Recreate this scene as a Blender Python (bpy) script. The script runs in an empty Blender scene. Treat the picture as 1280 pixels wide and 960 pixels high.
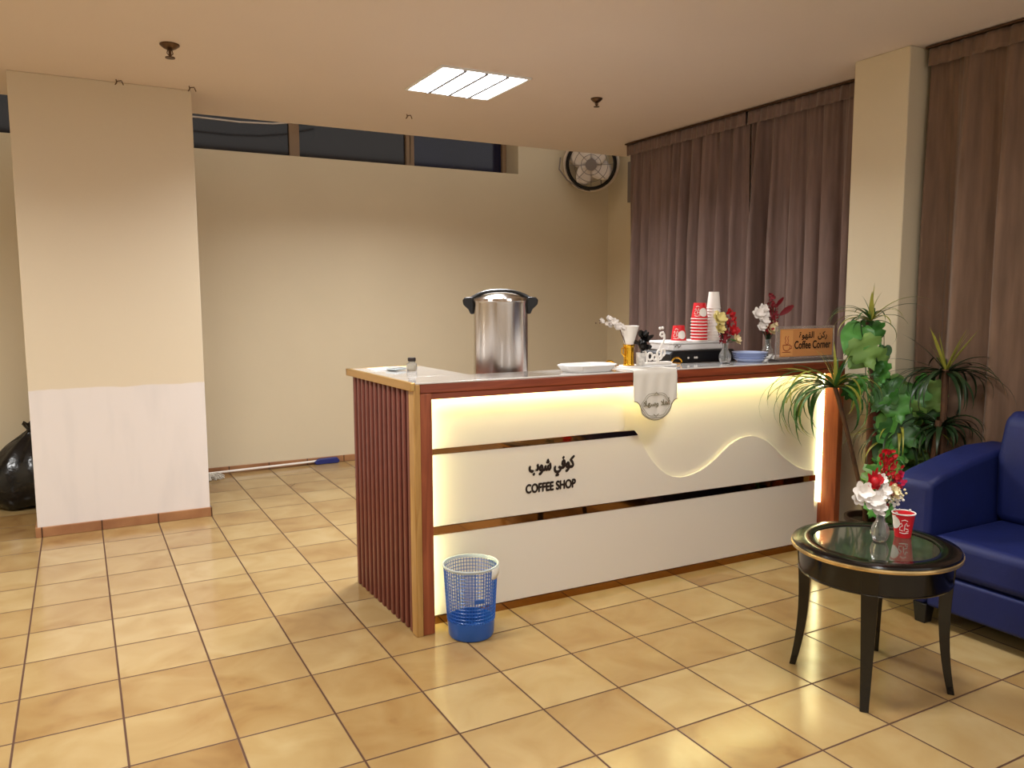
import bpy, bmesh, math, random
from mathutils import Vector, Matrix
T = 1/3.0                      # one floor tile is a third of a metre; coordinates below are in tiles
PI = math.pi
rnd = random.Random(7)
C = bpy.context.scene.collection
sc = bpy.context.scene

# ------------------------------------------------------------------ camera, world, exposure, lights
cam = bpy.data.cameras.new('camera'); cam.sensor_width = 36; cam.lens = 36*995.71/1280
cam.clip_start = 0.05; cam.clip_end = 100
co = bpy.data.objects.new('camera', cam); C.objects.link(co)
yaw, pitch, roll = 0.497962685, -0.107735788, -0.00347967645
fwd = Vector((math.sin(yaw)*math.cos(pitch), math.cos(yaw)*math.cos(pitch), math.sin(pitch)))
right = Vector((math.cos(yaw), -math.sin(yaw), 0)); up = right.cross(fwd)
r2 = math.cos(roll)*right + math.sin(roll)*up; u2 = -math.sin(roll)*right + math.cos(roll)*up
mw = Matrix((r2, u2, -fwd)).transposed().to_4x4(); mw.translation = Vector((0.796962828, -11.0418020, 4.43005763))*T
co.matrix_world = mw
sc.camera = co
w = bpy.data.worlds.new('world'); sc.world = w; w.use_nodes = True
w.node_tree.nodes['Background'].inputs[0].default_value = (1, 0.94, 0.88, 1)
w.node_tree.nodes['Background'].inputs[1].default_value = 0.7
sc.view_settings.view_transform = 'Standard'; sc.view_settings.look = 'None'
sc.view_settings.gamma = 1; sc.view_settings.use_curve_mapping = False
sc.view_settings.exposure = 0.52
LIGHTS = [  # x, y, watts, label
    (7.48, 3.0, 54, 'square recessed ceiling light with four bright tubes above the counter'),
    (7.6, -6.6, 17, 'square recessed ceiling light overhead in front of the round table'),
    (0.6, -2.2, 28, 'square recessed ceiling light overhead in front of the left column'),
    (2.0, -11.5, 14, 'square recessed ceiling light overhead at the near end of the room'),
    (-5.6, 3.0, 36, 'square recessed ceiling light overhead far left beyond the column')]
LIGHT_COL = (1.0, 0.985, 0.95)
LIGHT_COL_MAIN = (0.97, 0.985, 1.0)
CEIL = 8.45

# ------------------------------------------------------------------ materials
def srgb(r, g, b):
    f = lambda c: (c/255/12.92) if c/255 <= 0.04045 else ((c/255+0.055)/1.055)**2.4
    return (f(r), f(g), f(b), 1)
def mat(name, col, rough=0.5, metal=0, noise=0, nscale=8, bump=0, bscale=60, emit=None, estr=0, trans=0, ior=1.45, coat=0, sheen=0, spec=None, alpha=1):
    m = bpy.data.materials.new(name); m.use_nodes = True
    nt = m.node_tree; b = nt.nodes['Principled BSDF']
    c = srgb(*col)
    b.inputs['Base Color'].default_value = c
    b.inputs['Roughness'].default_value = rough; b.inputs['Metallic'].default_value = metal
    b.inputs['IOR'].default_value = ior; b.inputs['Transmission Weight'].default_value = trans
    b.inputs['Coat Weight'].default_value = coat; b.inputs['Sheen Weight'].default_value = sheen
    b.inputs['Coat Roughness'].default_value = 0.08
    if spec is not None: b.inputs['Specular IOR Level'].default_value = spec
    if alpha < 1: b.inputs['Alpha'].default_value = alpha
    if emit:
        b.inputs['Emission Color'].default_value = srgb(*emit); b.inputs['Emission Strength'].default_value = estr
    tc = nt.nodes.new('ShaderNodeTexCoord')
    if noise:
        n = nt.nodes.new('ShaderNodeTexNoise'); n.inputs['Scale'].default_value = nscale; n.inputs['Detail'].default_value = 4
        nt.links.new(tc.outputs['Object'], n.inputs['Vector'])
        r = nt.nodes.new('ShaderNodeValToRGB')
        r.color_ramp.elements[0].position = 0.3; r.color_ramp.elements[1].position = 0.7
        r.color_ramp.elements[0].color = tuple(x*(1-noise) for x in c[:3])+(1,)
        r.color_ramp.elements[1].color = tuple(min(1, x*(1+noise)) for x in c[:3])+(1,)
        nt.links.new(n.outputs['Fac'], r.inputs['Fac']); nt.links.new(r.outputs['Color'], b.inputs['Base Color'])
    if bump:
        n = nt.nodes.new('ShaderNodeTexNoise'); n.inputs['Scale'].default_value = bscale; n.inputs['Detail'].default_value = 3
        nt.links.new(tc.outputs['Object'], n.inputs['Vector'])
        bp = nt.nodes.new('ShaderNodeBump'); bp.inputs['Strength'].default_value = bump; bp.inputs['Distance'].default_value = 0.01
        nt.links.new(n.outputs['Fac'], bp.inputs['Height']); nt.links.new(bp.outputs['Normal'], b.inputs['Normal'])
    return m
def wood(name, c1, c2, scale=(1, 1, 1), rough=0.35, axis='Z'):
    m = mat(name, c1, rough); nt = m.node_tree; b = nt.nodes['Principled BSDF']
    tc = nt.nodes.new('ShaderNodeTexCoord'); mp = nt.nodes.new('ShaderNodeMapping')
    s = {'Z': (14, 14, 1.2), 'X': (1.2, 14, 14)}[axis]; mp.inputs['Scale'].default_value = s
    nt.links.new(tc.outputs['Object'], mp.inputs['Vector'])
    n = nt.nodes.new('ShaderNodeTexNoise'); n.inputs['Scale'].default_value = 2.2; n.inputs['Detail'].default_value = 6; n.inputs['Distortion'].default_value = 1.2
    nt.links.new(mp.outputs['Vector'], n.inputs['Vector'])
    r = nt.nodes.new('ShaderNodeValToRGB'); r.color_ramp.elements[0].position = 0.32; r.color_ramp.elements[1].position = 0.68
    r.color_ramp.elements[0].color = srgb(*c1); r.color_ramp.elements[1].color = srgb(*c2)
    nt.links.new(n.outputs['Fac'], r.inputs['Fac']); nt.links.new(r.outputs['Color'], b.inputs['Base Color'])
    return m
def floor_mat():
    m = bpy.data.materials.new('ochre_floor_tile'); m.use_nodes = True; nt = m.node_tree; N = nt.nodes; L = nt.links
    b = N['Principled BSDF']; tc = N.new('ShaderNodeTexCoord')
    def math_(op, a, bb=None, v=None):
        n = N.new('ShaderNodeMath'); n.operation = op
        L.new(a, n.inputs[0])
        if bb is not None: L.new(bb, n.inputs[1])
        elif v is not None: n.inputs[1].default_value = v
        return n.outputs[0]
    sp = N.new('ShaderNodeSeparateXYZ'); L.new(tc.outputs['Object'], sp.inputs[0])
    X = math_('DIVIDE', sp.outputs['X'], v=T); Y = math_('DIVIDE', sp.outputs['Y'], v=T)
    fx = math_('FLOOR', X); fy = math_('FLOOR', Y)
    gx = math_('ABSOLUTE', math_('SUBTRACT', math_('SUBTRACT', X, fx), v=0.5)); gy = math_('ABSOLUTE', math_('SUBTRACT', math_('SUBTRACT', Y, fy), v=0.5))
    g = math_('MAXIMUM', gx, gy)
    mask = N.new('ShaderNodeMapRange'); mask.inputs['From Min'].default_value = 0.486; mask.inputs['From Max'].default_value = 0.491
    L.new(g, mask.inputs['Value'])
    cv = N.new('ShaderNodeCombineXYZ'); L.new(fx, cv.inputs[0]); L.new(fy, cv.inputs[1])
    wn = N.new('ShaderNodeTexWhiteNoise'); wn.noise_dimensions = '2D'; L.new(cv.outputs[0], wn.inputs['Vector'])
    # mottling, shifted per tile so that it breaks at the joints
    add = N.new('ShaderNodeVectorMath'); add.operation = 'MULTIPLY_ADD'; L.new(wn.outputs['Color'], add.inputs[0]); add.inputs[1].default_value = (9, 9, 9); L.new(tc.outputs['Object'], add.inputs[2])
    no = N.new('ShaderNodeTexNoise'); no.inputs['Scale'].default_value = 4.2; no.inputs['Detail'].default_value = 5; no.inputs['Roughness'].default_value = 0.45; no.inputs['Distortion'].default_value = 0.7
    L.new(add.outputs[0], no.inputs['Vector'])
    base = N.new('ShaderNodeValToRGB'); e = base.color_ramp.elements
    e[0].position = 0.0; e[0].color = srgb(128, 94, 56); e[1].position = 1.0; e[1].color = srgb(180, 158, 114)
    x = base.color_ramp.elements.new(0.22); x.color = srgb(150, 119, 74)
    x = base.color_ramp.elements.new(0.6); x.color = srgb(166, 140, 94)
    mixv = math_('ADD', math_('MULTIPLY', wn.outputs['Value'], v=0.42), math_('MULTIPLY', math_('SUBTRACT', no.outputs['Fac'], v=0.24), v=1.05))
    L.new(mixv, base.inputs['Fac'])
    mx = N.new('ShaderNodeMix'); mx.data_type = 'RGBA'; L.new(mask.outputs[0], mx.inputs[0]); L.new(base.outputs[0], mx.inputs[6]); mx.inputs[7].default_value = srgb(78, 48, 26)
    L.new(mx.outputs[2], b.inputs['Base Color'])
    rr = N.new('ShaderNodeMapRange'); L.new(mask.outputs[0], rr.inputs['Value']); rr.inputs['To Min'].default_value = 0.17; rr.inputs['To Max'].default_value = 0.8
    L.new(rr.outputs[0], b.inputs['Roughness'])
    h = math_('SUBTRACT', math_('MULTIPLY', no.outputs['Fac'], v=0.12), mask.outputs[0])
    bp = N.new('ShaderNodeBump'); bp.inputs['Strength'].default_value = 0.35; bp.inputs['Distance'].default_value = 0.004; L.new(h, bp.inputs['Height']); L.new(bp.outputs[0], b.inputs['Normal'])
    return m
def skirt_mat():
    m = mat('brown_skirting_tile', (150, 104, 68), 0.35); nt = m.node_tree; N = nt.nodes; L = nt.links
    tc = N.new('ShaderNodeTexCoord'); sp = N.new('ShaderNodeSeparateXYZ'); L.new(tc.outputs['Object'], sp.inputs[0])
    def M(op, a, v):
        n = N.new('ShaderNodeMath'); n.operation = op; L.new(a, n.inputs[0]); n.inputs[1].default_value = v; return n.outputs[0]
    a = M('MODULO', M('ADD', M('DIVIDE', sp.outputs['X'], T), 100), 1.0); c = M('GREATER_THAN', M('ABSOLUTE', M('SUBTRACT', a, 0.5), 0), 0.486)
    n = N.new('ShaderNodeTexNoise'); n.inputs['Scale'].default_value = 5; n.inputs['Detail'].default_value = 4; L.new(tc.outputs['Object'], n.inputs['Vector'])
    r = N.new('ShaderNodeValToRGB'); r.color_ramp.elements[0].color = srgb(138, 92, 60); r.color_ramp.elements[1].color = srgb(168, 122, 82); r.color_ramp.elements[0].position = .3; r.color_ramp.elements[1].position = .7
    L.new(n.outputs['Fac'], r.inputs[0])
    mx = N.new('ShaderNodeMix'); mx.data_type = 'RGBA'; L.new(c, mx.inputs[0]); L.new(r.outputs[0], mx.inputs[6]); mx.inputs[7].default_value = srgb(80, 50, 30)
    L.new(mx.outputs[2], N['Principled BSDF'].inputs['Base Color'])
    return m
def column_mat():
    # cream paint with a whiter repainted patch on the lower part, its own uneven upper edge
    m = mat('cream_paint_patched', (208, 190, 160), 0.6); nt = m.node_tree; N = nt.nodes; L = nt.links
    tc = N.new('ShaderNodeTexCoord'); sp = N.new('ShaderNodeSeparateXYZ'); L.new(tc.outputs['Object'], sp.inputs[0])
    n = N.new('ShaderNodeTexNoise'); n.inputs['Scale'].default_value = 6; L.new(tc.outputs['Object'], n.inputs['Vector'])
    a = N.new('ShaderNodeMath'); a.operation = 'MULTIPLY_ADD'; L.new(n.outputs['Fac'], a.inputs[0]); a.inputs[1].default_value = 0.03; L.new(sp.outputs['Z'], a.inputs[2])
    c = N.new('ShaderNodeMapRange'); c.inputs['From Min'].default_value = 2.76*T+0.02; c.inputs['From Max'].default_value = 2.76*T+0.012; L.new(a.outputs[0], c.inputs['Value'])
    sm = N.new('ShaderNodeTexNoise'); sm.inputs['Scale'].default_value = 3; mp = N.new('ShaderNodeMapping'); mp.inputs['Scale'].default_value = (3, 1, .6); L.new(tc.outputs['Object'], mp.inputs[0]); L.new(mp.outputs[0], sm.inputs['Vector'])
    r = N.new('ShaderNodeValToRGB'); r.color_ramp.elements[0].position = .2; r.color_ramp.elements[1].position = .5
    r.color_ramp.elements[0].color = srgb(216, 209, 204); r.color_ramp.elements[1].color = srgb(224, 216, 210); L.new(sm.outputs['Fac'], r.inputs[0])
    mx = N.new('ShaderNodeMix'); mx.data_type = 'RGBA'; L.new(c.outputs[0], mx.inputs[0]); mx.inputs[6].default_value = srgb(216, 202, 176); L.new(r.outputs[0], mx.inputs[7])
    L.new(mx.outputs[2], N['Principled BSDF'].inputs['Base Color'])
    return m
def fabric(name, c1, c2, scale=(30, 30, 3)):
    m = mat(name, c1, 0.75, sheen=0.25); nt = m.node_tree; N = nt.nodes; L = nt.links
    tc = N.new('ShaderNodeTexCoord'); mp = N.new('ShaderNodeMapping'); mp.inputs['Scale'].default_value = scale; L.new(tc.outputs['Object'], mp.inputs[0])
    n = N.new('ShaderNodeTexNoise'); n.inputs['Scale'].default_value = 1; n.inputs['Detail'].default_value = 5; L.new(mp.outputs[0], n.inputs['Vector'])
    r = N.new('ShaderNodeValToRGB'); r.color_ramp.elements[0].position = .3; r.color_ramp.elements[1].position = .7; r.color_ramp.elements[0].color = srgb(*c1); r.color_ramp.elements[1].color = srgb(*c2)
    L.new(n.outputs['Fac'], r.inputs[0]); L.new(r.outputs[0], N['Principled BSDF'].inputs['Base Color'])
    return m

M_floor = floor_mat(); M_skirt = skirt_mat(); M_col = column_mat()
M_wall = mat('cream_wall_paint', (212, 198, 168), 0.62, noise=0.03, nscale=1.3, bump=0.05)
M_ceil = mat('ceiling_paint', (228, 214, 204), 0.7, noise=0.02, nscale=0.8, bump=0.05)
M_frame = mat('beige_window_frame', (150, 122, 92), 0.5)
M_glassdark = mat('dark_night_glass', (34, 28, 26), 0.12, noise=0.4, nscale=1.2)
M_glassblue = mat('dark_blue_night_glass', (18, 18, 46), 0.12, noise=0.4, nscale=1.2)
M_curtain = fabric('mauve_brown_curtain', (104, 84, 76), (126, 102, 94))
M_curtain2 = fabric('brown_curtain', (104, 80, 62), (126, 98, 78))
M_mahog = wood('mahogany', (118, 52, 30), (150, 74, 44), axis='X', rough=0.3)
M_mahogv = wood('mahogany_upright', (126, 60, 34), (158, 84, 50), axis='Z', rough=0.3)
M_slat = mat('red_brown_slat', (110, 55, 44), 0.4, noise=0.08, nscale=12)
M_slatdark = mat('slat_groove', (36, 15, 12), 0.6)
M_gold = mat('brushed_gold_trim', (196, 156, 92), 0.3, metal=0.75)
M_goldwood = wood('gold_brown_trim', (158, 116, 60), (190, 150, 88), axis='Z', rough=0.35)
M_mirror = mat('bronze_mirror', (160, 116, 72), 0.04, metal=1)
M_white = mat('white_laminate', (222, 214, 202), 0.32)
M_marble = mat('grey_white_glossy_stone', (212, 208, 204), 0.06, noise=0.1, nscale=5, coat=0.5)
M_ledw = mat('wave_led_glow', (255, 250, 200), 0.5, emit=(252, 252, 178), estr=4)
M_ledr = mat('side_led_glow', (255, 250, 200), 0.5, emit=(252, 252, 190), estr=16)
M_led = mat('led_strip_glow', (255, 250, 200), 0.5, emit=(252, 252, 178), estr=40)
M_black = mat('black_plastic', (18, 17, 18), 0.35)
M_blacklac = mat('black_lacquer', (9, 8, 8), 0.16, coat=0.25)
M_steel = mat('brushed_steel', (196, 190, 184), 0.17, metal=1)
nt_ = M_steel.node_tree; tg_ = nt_.nodes.new('ShaderNodeTangent'); tg_.direction_type = 'RADIAL'; tg_.axis = 'Z'
nt_.links.new(tg_.outputs[0], nt_.nodes['Principled BSDF'].inputs['Tangent']); nt_.nodes['Principled BSDF'].inputs['Anisotropic'].default_value = 0.92; nt_.nodes['Principled BSDF'].inputs['Anisotropic Rotation'].default_value = 0.25
nt_.nodes['Principled BSDF'].inputs['Roughness'].default_value = 0.24
M_darksteel = mat('dark_steel', (104, 82, 64), 0.35, metal=1)
M_blue = mat('navy_blue_velvet', (8, 22, 78), 0.6, noise=0.15, nscale=5, sheen=0.0, bump=0.1, bscale=40)
M_bluepl = mat('blue_plastic', (36, 88, 168), 0.3)
M_clear = mat('milky_clear_plastic', (186, 196, 200), 0.25)
M_glass = mat('clear_glass', (240, 240, 238), 0.05, trans=.93, ior=1.45)
M_tglass = mat('dark_glass_table_inset', (58, 62, 50), 0.05, coat=0.8)
M_red = mat('red_paper_cup', (214, 34, 44), 0.4)
M_paper = mat('white_paper', (236, 230, 222), 0.6)
M_foam = mat('white_foam', (226, 224, 222), 0.6)
M_lightblue = mat('pale_blue_plastic', (178, 194, 232), 0.4)
M_goldpol = mat('polished_gold', (222, 168, 48), 0.18, metal=0.9)
M_leaf = mat('green_leaf', (52, 96, 42), 0.4, noise=0.25, nscale=14)
M_leafd = mat('dark_green_leaf', (34, 54, 28), 0.4, noise=0.25, nscale=14)
M_leafy = mat('yellow_green_leaf', (150, 150, 60), 0.4, noise=0.2, nscale=14)
M_vine = mat('broad_green_leaf', (74, 134, 56), 0.38, noise=0.25, nscale=9)
M_stem = mat('brown_stem', (84, 56, 36), 0.7, noise=0.3, nscale=20)
M_pole = mat('red_brown_moss_pole', (92, 44, 28), 0.8, noise=0.35, nscale=25, bump=0.6)
M_pot = mat('dark_brown_pot', (54, 38, 28), 0.4)
M_soil = mat('dark_soil', (40, 28, 20), 0.9)
M_redfl = mat('red_petals', (178, 14, 26), 0.5)
M_darkred = mat('dark_red_petals', (120, 14, 28), 0.5)
M_pink = mat('magenta_petals', (200, 30, 80), 0.5)
M_whitefl = mat('white_petals', (240, 234, 228), 0.5)
M_cream = mat('cream_petals', (232, 216, 170), 0.5)
M_yellow = mat('yellow_petals', (222, 208, 140), 0.5)
M_bag = mat('black_bin_bag', (10, 10, 12), 0.22, bump=0.5, bscale=18)
M_mop = mat('grey_white_mop_yarn', (196, 190, 178), 0.9)
M_signorange = mat('orange_kraft_card', (206, 140, 84), 0.4)
M_signtile = mat('light_orange_panel', (222, 158, 96), 0.4)
M_print = mat('dark_print', (34, 20, 14), 0.5)
M_greyprint = mat('grey_gold_print', (120, 112, 84), 0.5)
M_cloth = mat('white_satin_cloth', (222, 216, 204), 0.5, sheen=0.3)
M_lamp = mat('lit_fixture_tube', (255, 255, 255), 0.5, emit=(248, 250, 255), estr=9)
M_lampwhite = mat('white_enamel', (238, 238, 236), 0.35)
M_louvre = mat('aluminium_louvre', (150, 155, 172), 0.4)
M_vine2 = mat('light_green_leaf', (116, 152, 76), 0.4, noise=0.2, nscale=9)
M_grey = mat('grey_painted_metal', (120, 110, 104), 0.4)

# ------------------------------------------------------------------ mesh helpers (tile units, scaled when linked)
def I3(x, y, z): return (x, y, z)
def box(bm, x0, x1, y0, y1, z0, z1, f=I3):
    vs = [bm.verts.new(f(x, y, z)) for z in (z0, z1) for y in (y0, y1) for x in (x0, x1)]
    for q in ((0, 2, 3, 1), (4, 5, 7, 6), (0, 1, 5, 4), (2, 6, 7, 3), (0, 4, 6, 2), (1, 3, 7, 5)):
        bm.faces.new([vs[i] for i in q])
def prism(bm, pts, f0, f1):
    """pts 2-D outline; f0/f1 map a 2-D point to the two end faces"""
    a = [bm.verts.new(f0(*p)) for p in pts]; b = [bm.verts.new(f1(*p)) for p in pts]
    n = len(pts); bm.faces.new(a[::-1]); bm.faces.new(b)
    for i in range(n): bm.faces.new((a[i], a[(i+1) % n], b[(i+1) % n], b[i]))
def lathe(bm, cx, cy, prof, seg=32, ridge=0, nr=12, tilt=None):
    rings = []
    for r, z in prof:
        if r < 1e-5: rings.append([bm.verts.new((cx, cy, z))])
        else:
            ring = []
            for i in range(seg):
                a = 2*PI*i/seg; q = r*(1+ridge*math.cos(nr*a))
                ring.append(bm.verts.new((cx+q*math.cos(a), cy+q*math.sin(a), z)))
            rings.append(ring)
    for A, B in zip(rings, rings[1:]):
        for i in range(seg):
            j = (i+1) % seg
            if len(A) == 1 and len(B) == 1: continue
            if len(A) == 1: bm.faces.new((A[0], B[i], B[j]))
            elif len(B) == 1: bm.faces.new((A[i], A[j], B[0]))
            else: bm.faces.new((A[i], A[j], B[j], B[i]))
def tube(bm, pts, r, seg=8, closed=False):
    pts = [Vector(p) for p in pts]; n = len(pts); rings = []; ref = None
    for i, p in enumerate(pts):
        if closed: d = pts[(i+1) % n]-pts[i-1]
        else: d = pts[min(i+1, n-1)]-pts[max(i-1, 0)]
        if d.length < 1e-9: d = Vector((0, 0, 1))
        d.normalize()
        if ref is None: ref = Vector((0, 0, 1)) if abs(d.z) < .9 else Vector((1, 0, 0))
        s = d.cross(ref); s.normalize(); t = s.cross(d); ref = t
        rr = r(i/(n-1)) if callable(r) else r
        rings.append([bm.verts.new(p+rr*(math.cos(2*PI*k/seg)*s+math.sin(2*PI*k/seg)*t)) for k in range(seg)])
    m = n if closed else n-1
    for i in range(m):
        A = rings[i]; B = rings[(i+1) % n]
        for k in range(seg): bm.faces.new((A[k], A[(k+1) % seg], B[(k+1) % seg], B[k]))
    if not closed:
        bm.faces.new(rings[0][::-1]); bm.faces.new(rings[-1])
def ball(bm, c, r, sub=1, sz=(1, 1, 1)):
    bmesh.ops.create_icosphere(bm, subdivisions=sub, radius=r, matrix=Matrix.Translation(c) @ Matrix.Diagonal((*sz, 1)))
def NB(): return bmesh.new()
def obj(name, bm, m, parent=None, bevel=0, seg=2, smooth=True, solid=0, subsurf=0, angle=38):
    bmesh.ops.scale(bm, vec=(T, T, T), verts=bm.verts)
    bmesh.ops.recalc_face_normals(bm, faces=bm.faces)
    root = parent
    while root is not None and root.parent is not None: root = root.parent
    if root is not None: bmesh.ops.translate(bm, vec=-root.location, verts=bm.verts)
    me = bpy.data.meshes.new(name); bm.to_mesh(me); bm.free()
    for mm in (m if isinstance(m, (list, tuple)) else [m]): me.materials.append(mm)
    if smooth:
        me.polygons.foreach_set('use_smooth', [True]*len(me.polygons)); me.set_sharp_from_angle(angle=math.radians(angle))
    o = bpy.data.objects.new(name, me); C.objects.link(o)
    if parent is not None: o.parent = parent
    if solid:
        md = o.modifiers.new('solid', 'SOLIDIFY'); md.thickness = solid*T; md.offset = 0
    if bevel:
        md = o.modifiers.new('bevel', 'BEVEL'); md.width = bevel*T; md.segments = seg; md.limit_method = 'ANGLE'; md.angle_limit = math.radians(30)
    if subsurf:
        md = o.modifiers.new('sub', 'SUBSURF'); md.levels = subsurf; md.render_levels = subsurf
    return o
def tag(o, label, cat, group=None, kind=None):
    o['label'] = label; o['category'] = cat
    if group: o['group'] = group
    if kind: o['kind'] = kind
    return o
def thing(name, label, cat, loc, group=None):
    o = bpy.data.objects.new(name, None); C.objects.link(o); o.location = Vector(loc)*T
    o.empty_display_size = 0.05
    return tag(o, label, cat, group)
def struct(name, bm, m, label=None, **k):
    smooth = k.pop('smooth', False)
    o = obj(name, bm, m, smooth=smooth, **k); o['kind'] = 'structure'
    if label: o['label'] = label
    return o
def cat_(o, c): o['category'] = c; return o
def text_bm(bm, s, origin, ex, ez, width, height, depth=0.004, fat=1, nrm=None, bold=0.006):
    """text laid on a plane: origin bottom-left, ex/ez unit vectors, fitted to width x height (tiles)"""
    cu = bpy.data.curves.new('lettering', 'FONT'); cu.body = s; cu.size = 1; cu.fill_mode = 'FRONT'
    tmp = bpy.data.objects.new('lettering', cu); C.objects.link(tmp)
    dg = bpy.context.evaluated_depsgraph_get(); me = bpy.data.meshes.new_from_object(tmp.evaluated_get(dg))
    xs = [v.co.x for v in me.vertices]; ys = [v.co.y for v in me.vertices]
    x0, x1, y0, y1 = min(xs), max(xs), min(ys), max(ys)
    ex = Vector(ex); ez = Vector(ez); n = ex.cross(ez) if nrm is None else Vector(nrm); o = Vector(origin)
    for k in range(fat):
        dx, dz = [(0, 0), (1, 0), (-1, 0), (0, 1), (0, -1), (.7, .7), (-.7, -.7)][k]; dx *= bold; dz *= bold
        base = {}
        for v in me.vertices:
            p = o + ex*((v.co.x-x0)/(x1-x0)*width+dx) + ez*((v.co.y-y0)/(y1-y0)*height+dz) + n*(depth+k*0.0006)
            base[v.index] = bm.verts.new(p)
        for f in me.polygons:
            try: bm.faces.new([base[i] for i in f.vertices])
            except ValueError: pass
    bpy.data.objects.remove(tmp); bpy.data.curves.remove(cu); bpy.data.meshes.remove(me)

# ------------------------------------------------------------------ the room
XL, YN = -9.0, -17.0
YB = 10.05                      # back wall
bm = NB(); box(bm, XL-.5, 16.4, YN-.5, 12, -.3, 0); struct('floor', bm, M_floor, 'ochre mottled ceramic tile floor')
bm = NB(); box(bm, XL-.5, 16.4, YN-.5, 8.0, CEIL, CEIL+.35)
# cut-outs for the recessed lights are shallow trays set just under the slab, so the slab itself stays whole
struct('ceiling', bm, M_ceil, 'low cream ceiling that stops short of the back wall')
bm = NB(); box(bm, XL-.5, 16.4, 8.0, 12, 9.9, 10.2); struct('trim_1', bm, M_ceil, 'higher ceiling strip by the clerestory windows')
bm = NB()
box(bm, XL-.5, 12.5, YB, YB+.8, 7.0, 8.07); box(bm, XL-.5, 16.4, YB, YB+1.9, 0, 7.0); box(bm, 12.5, 16.4, YB, YB+1.9, 7.0, 9.9); box(bm, XL-.5, 12.5, YB, YB+1.9, 9.3, 9.9)
struct('wall_back', bm, M_wall, 'cream back wall below the high windows')
bm = NB(); box(bm, XL-.5, XL, YN-.5, 12, 0, 9.9); struct('wall_left', bm, M_wall)
bm = NB(); box(bm, 15.75, 16.4, 6.7, YB, 0, 9.9); box(bm, 14.15, 16.4, YN, 6.7, 0, CEIL)
struct('wall_right', bm, M_wall, 'cream right wall beyond the curtains')
# windows high in the back wall
for i, (x0, x1, g, xl) in enumerate([(-7.0, 5.98, M_glassdark, 0), (6.24, 9.26, M_glassdark, 0), (9.5, 12.35, M_glassblue, 0)]):
    o = struct('window_%d' % (i+1), NBx := NB(), M_frame) if False else None
    bm = NB()
    box(bm, x0-.13, x1+.13, YB+.78, YB+.9, 8.02, 8.12); box(bm, x0-.13, x1+.13, YB+.78, YB+.9, 9.2, 9.3)
    box(bm, x0-.13, x0, YB+.72, YB+.92, 8.07, 9.25); box(bm, x1, x1+.13, YB+.72, YB+.92, 8.07, 9.25)
    o = struct('window_%d' % (i+1), bm, M_frame, ['long dark window left of the others, running behind the column', 'dark middle window of the high row', 'blue-black window at the right end of the high row'][i])
    bm = NB(); box(bm, x0, x1, YB+.82, YB+.86, 8.1, 9.2); obj('window_pane', bm, g, o, smooth=False)
bm = NB(); box(bm, 15.68, 15.76, 8.55, 8.95, 7.3, 8.5); o = struct('window_4', bm, M_grey, 'small grey window frame on the right wall beside the curtain')
# left column, right column
bm = NB(); box(bm, -.07, 2.98, 5.955, 7.6, 0, CEIL); struct('wall_left_column', bm, M_col, 'wide square cream column on the left with whiter lower half', bevel=.015)
bm = NB(); box(bm, -.105, 3.015, 5.915, 7.64, 0, .19); struct('baseboard_left_column', bm, M_skirt, bevel=.01)
bm = NB(); box(bm, 12.8, 14.2, -2.42, -1.37, 0, CEIL); struct('wall_right_column', bm, M_wall, 'narrow cream column between the two curtained windows', bevel=.02)
bm = NB(); box(bm, XL, 15.75, YB-.04, YB, 0, .17); struct('baseboard_back', bm, M_skirt, bevel=.01)
# pale conduit along the window head
t = [(3.0, 9.0, 8.83), (3.6, 9.02, 8.62), (4.4, 9.05, 8.55), (5.0, 9.08, 8.54), (5.9, 9.1, 8.62)]
bm = NB(); tube(bm, [(2.6, YB-.06, 8.83), (3.49, YB-.06, 8.80), (4.6, YB-.06, 8.78), (5.4, YB-.06, 8.82), (6.1, YB-.06, 8.93), (6.9, YB-.06, 9.15)], .022)
tag(obj('wall_cable', bm, mat('pale_cable', (200, 190, 180), .5)), 'pale cable sagging across the top of the leftmost high window', 'cable')

# ------------------------------------------------------------------ ceiling fixtures
def fixture(x, y, watts, label, main):
    t = thing('ceiling_light', label, 'ceiling light', (x, y, CEIL), 'square recessed ceiling lights')
    h = .9
    bm = NB()
    for a in ((x-h, x+h, y-h, y-h+.05), (x-h, x+h, y+h-.05, y+h), (x-h, x-h+.05, y-h+.05, y+h-.05), (x+h-.05, x+h, y-h+.05, y+h-.05)):
        box(bm, *a, CEIL-.03, CEIL-.002)
    obj('frame', bm, M_lampwhite, t, smooth=False)
    for k in range(4):
        cx = x-h+.05+(k+.5)*(2*h-.1)/4
        bm = NB(); box(bm, cx-.17, cx+.17, y-h+.06, y+h-.06, CEIL-.012, CEIL-.004); obj('light_tube', bm, M_lamp, t, smooth=False)
    for k in range(1, 4):
        cx = x-h+.05+k*(2*h-.1)/4
        bm = NB(); box(bm, cx-.035, cx+.035, y-h+.05, y+h-.05, CEIL-.05, CEIL-.02); obj('divider', bm, M_louvre, t, smooth=False)
    for k in range(4):
        la = bpy.data.lights.new('lamp', 'AREA'); la.shape = 'RECTANGLE'; la.size = .33*T; la.size_y = 1.62*T; la.energy = watts/4; la.spread = math.radians(150)
        la.color = LIGHT_COL_MAIN if main else LIGHT_COL
        lo = bpy.data.objects.new('lamp', la); C.objects.link(lo); lo.parent = t; lo.location = ((-h+.05+(k+.5)*(2*h-.1)/4)*T, 0, -.018*T)
for k, (x, y, wt, lab) in enumerate(LIGHTS): fixture(x, y, wt, lab, k == 0)

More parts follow.
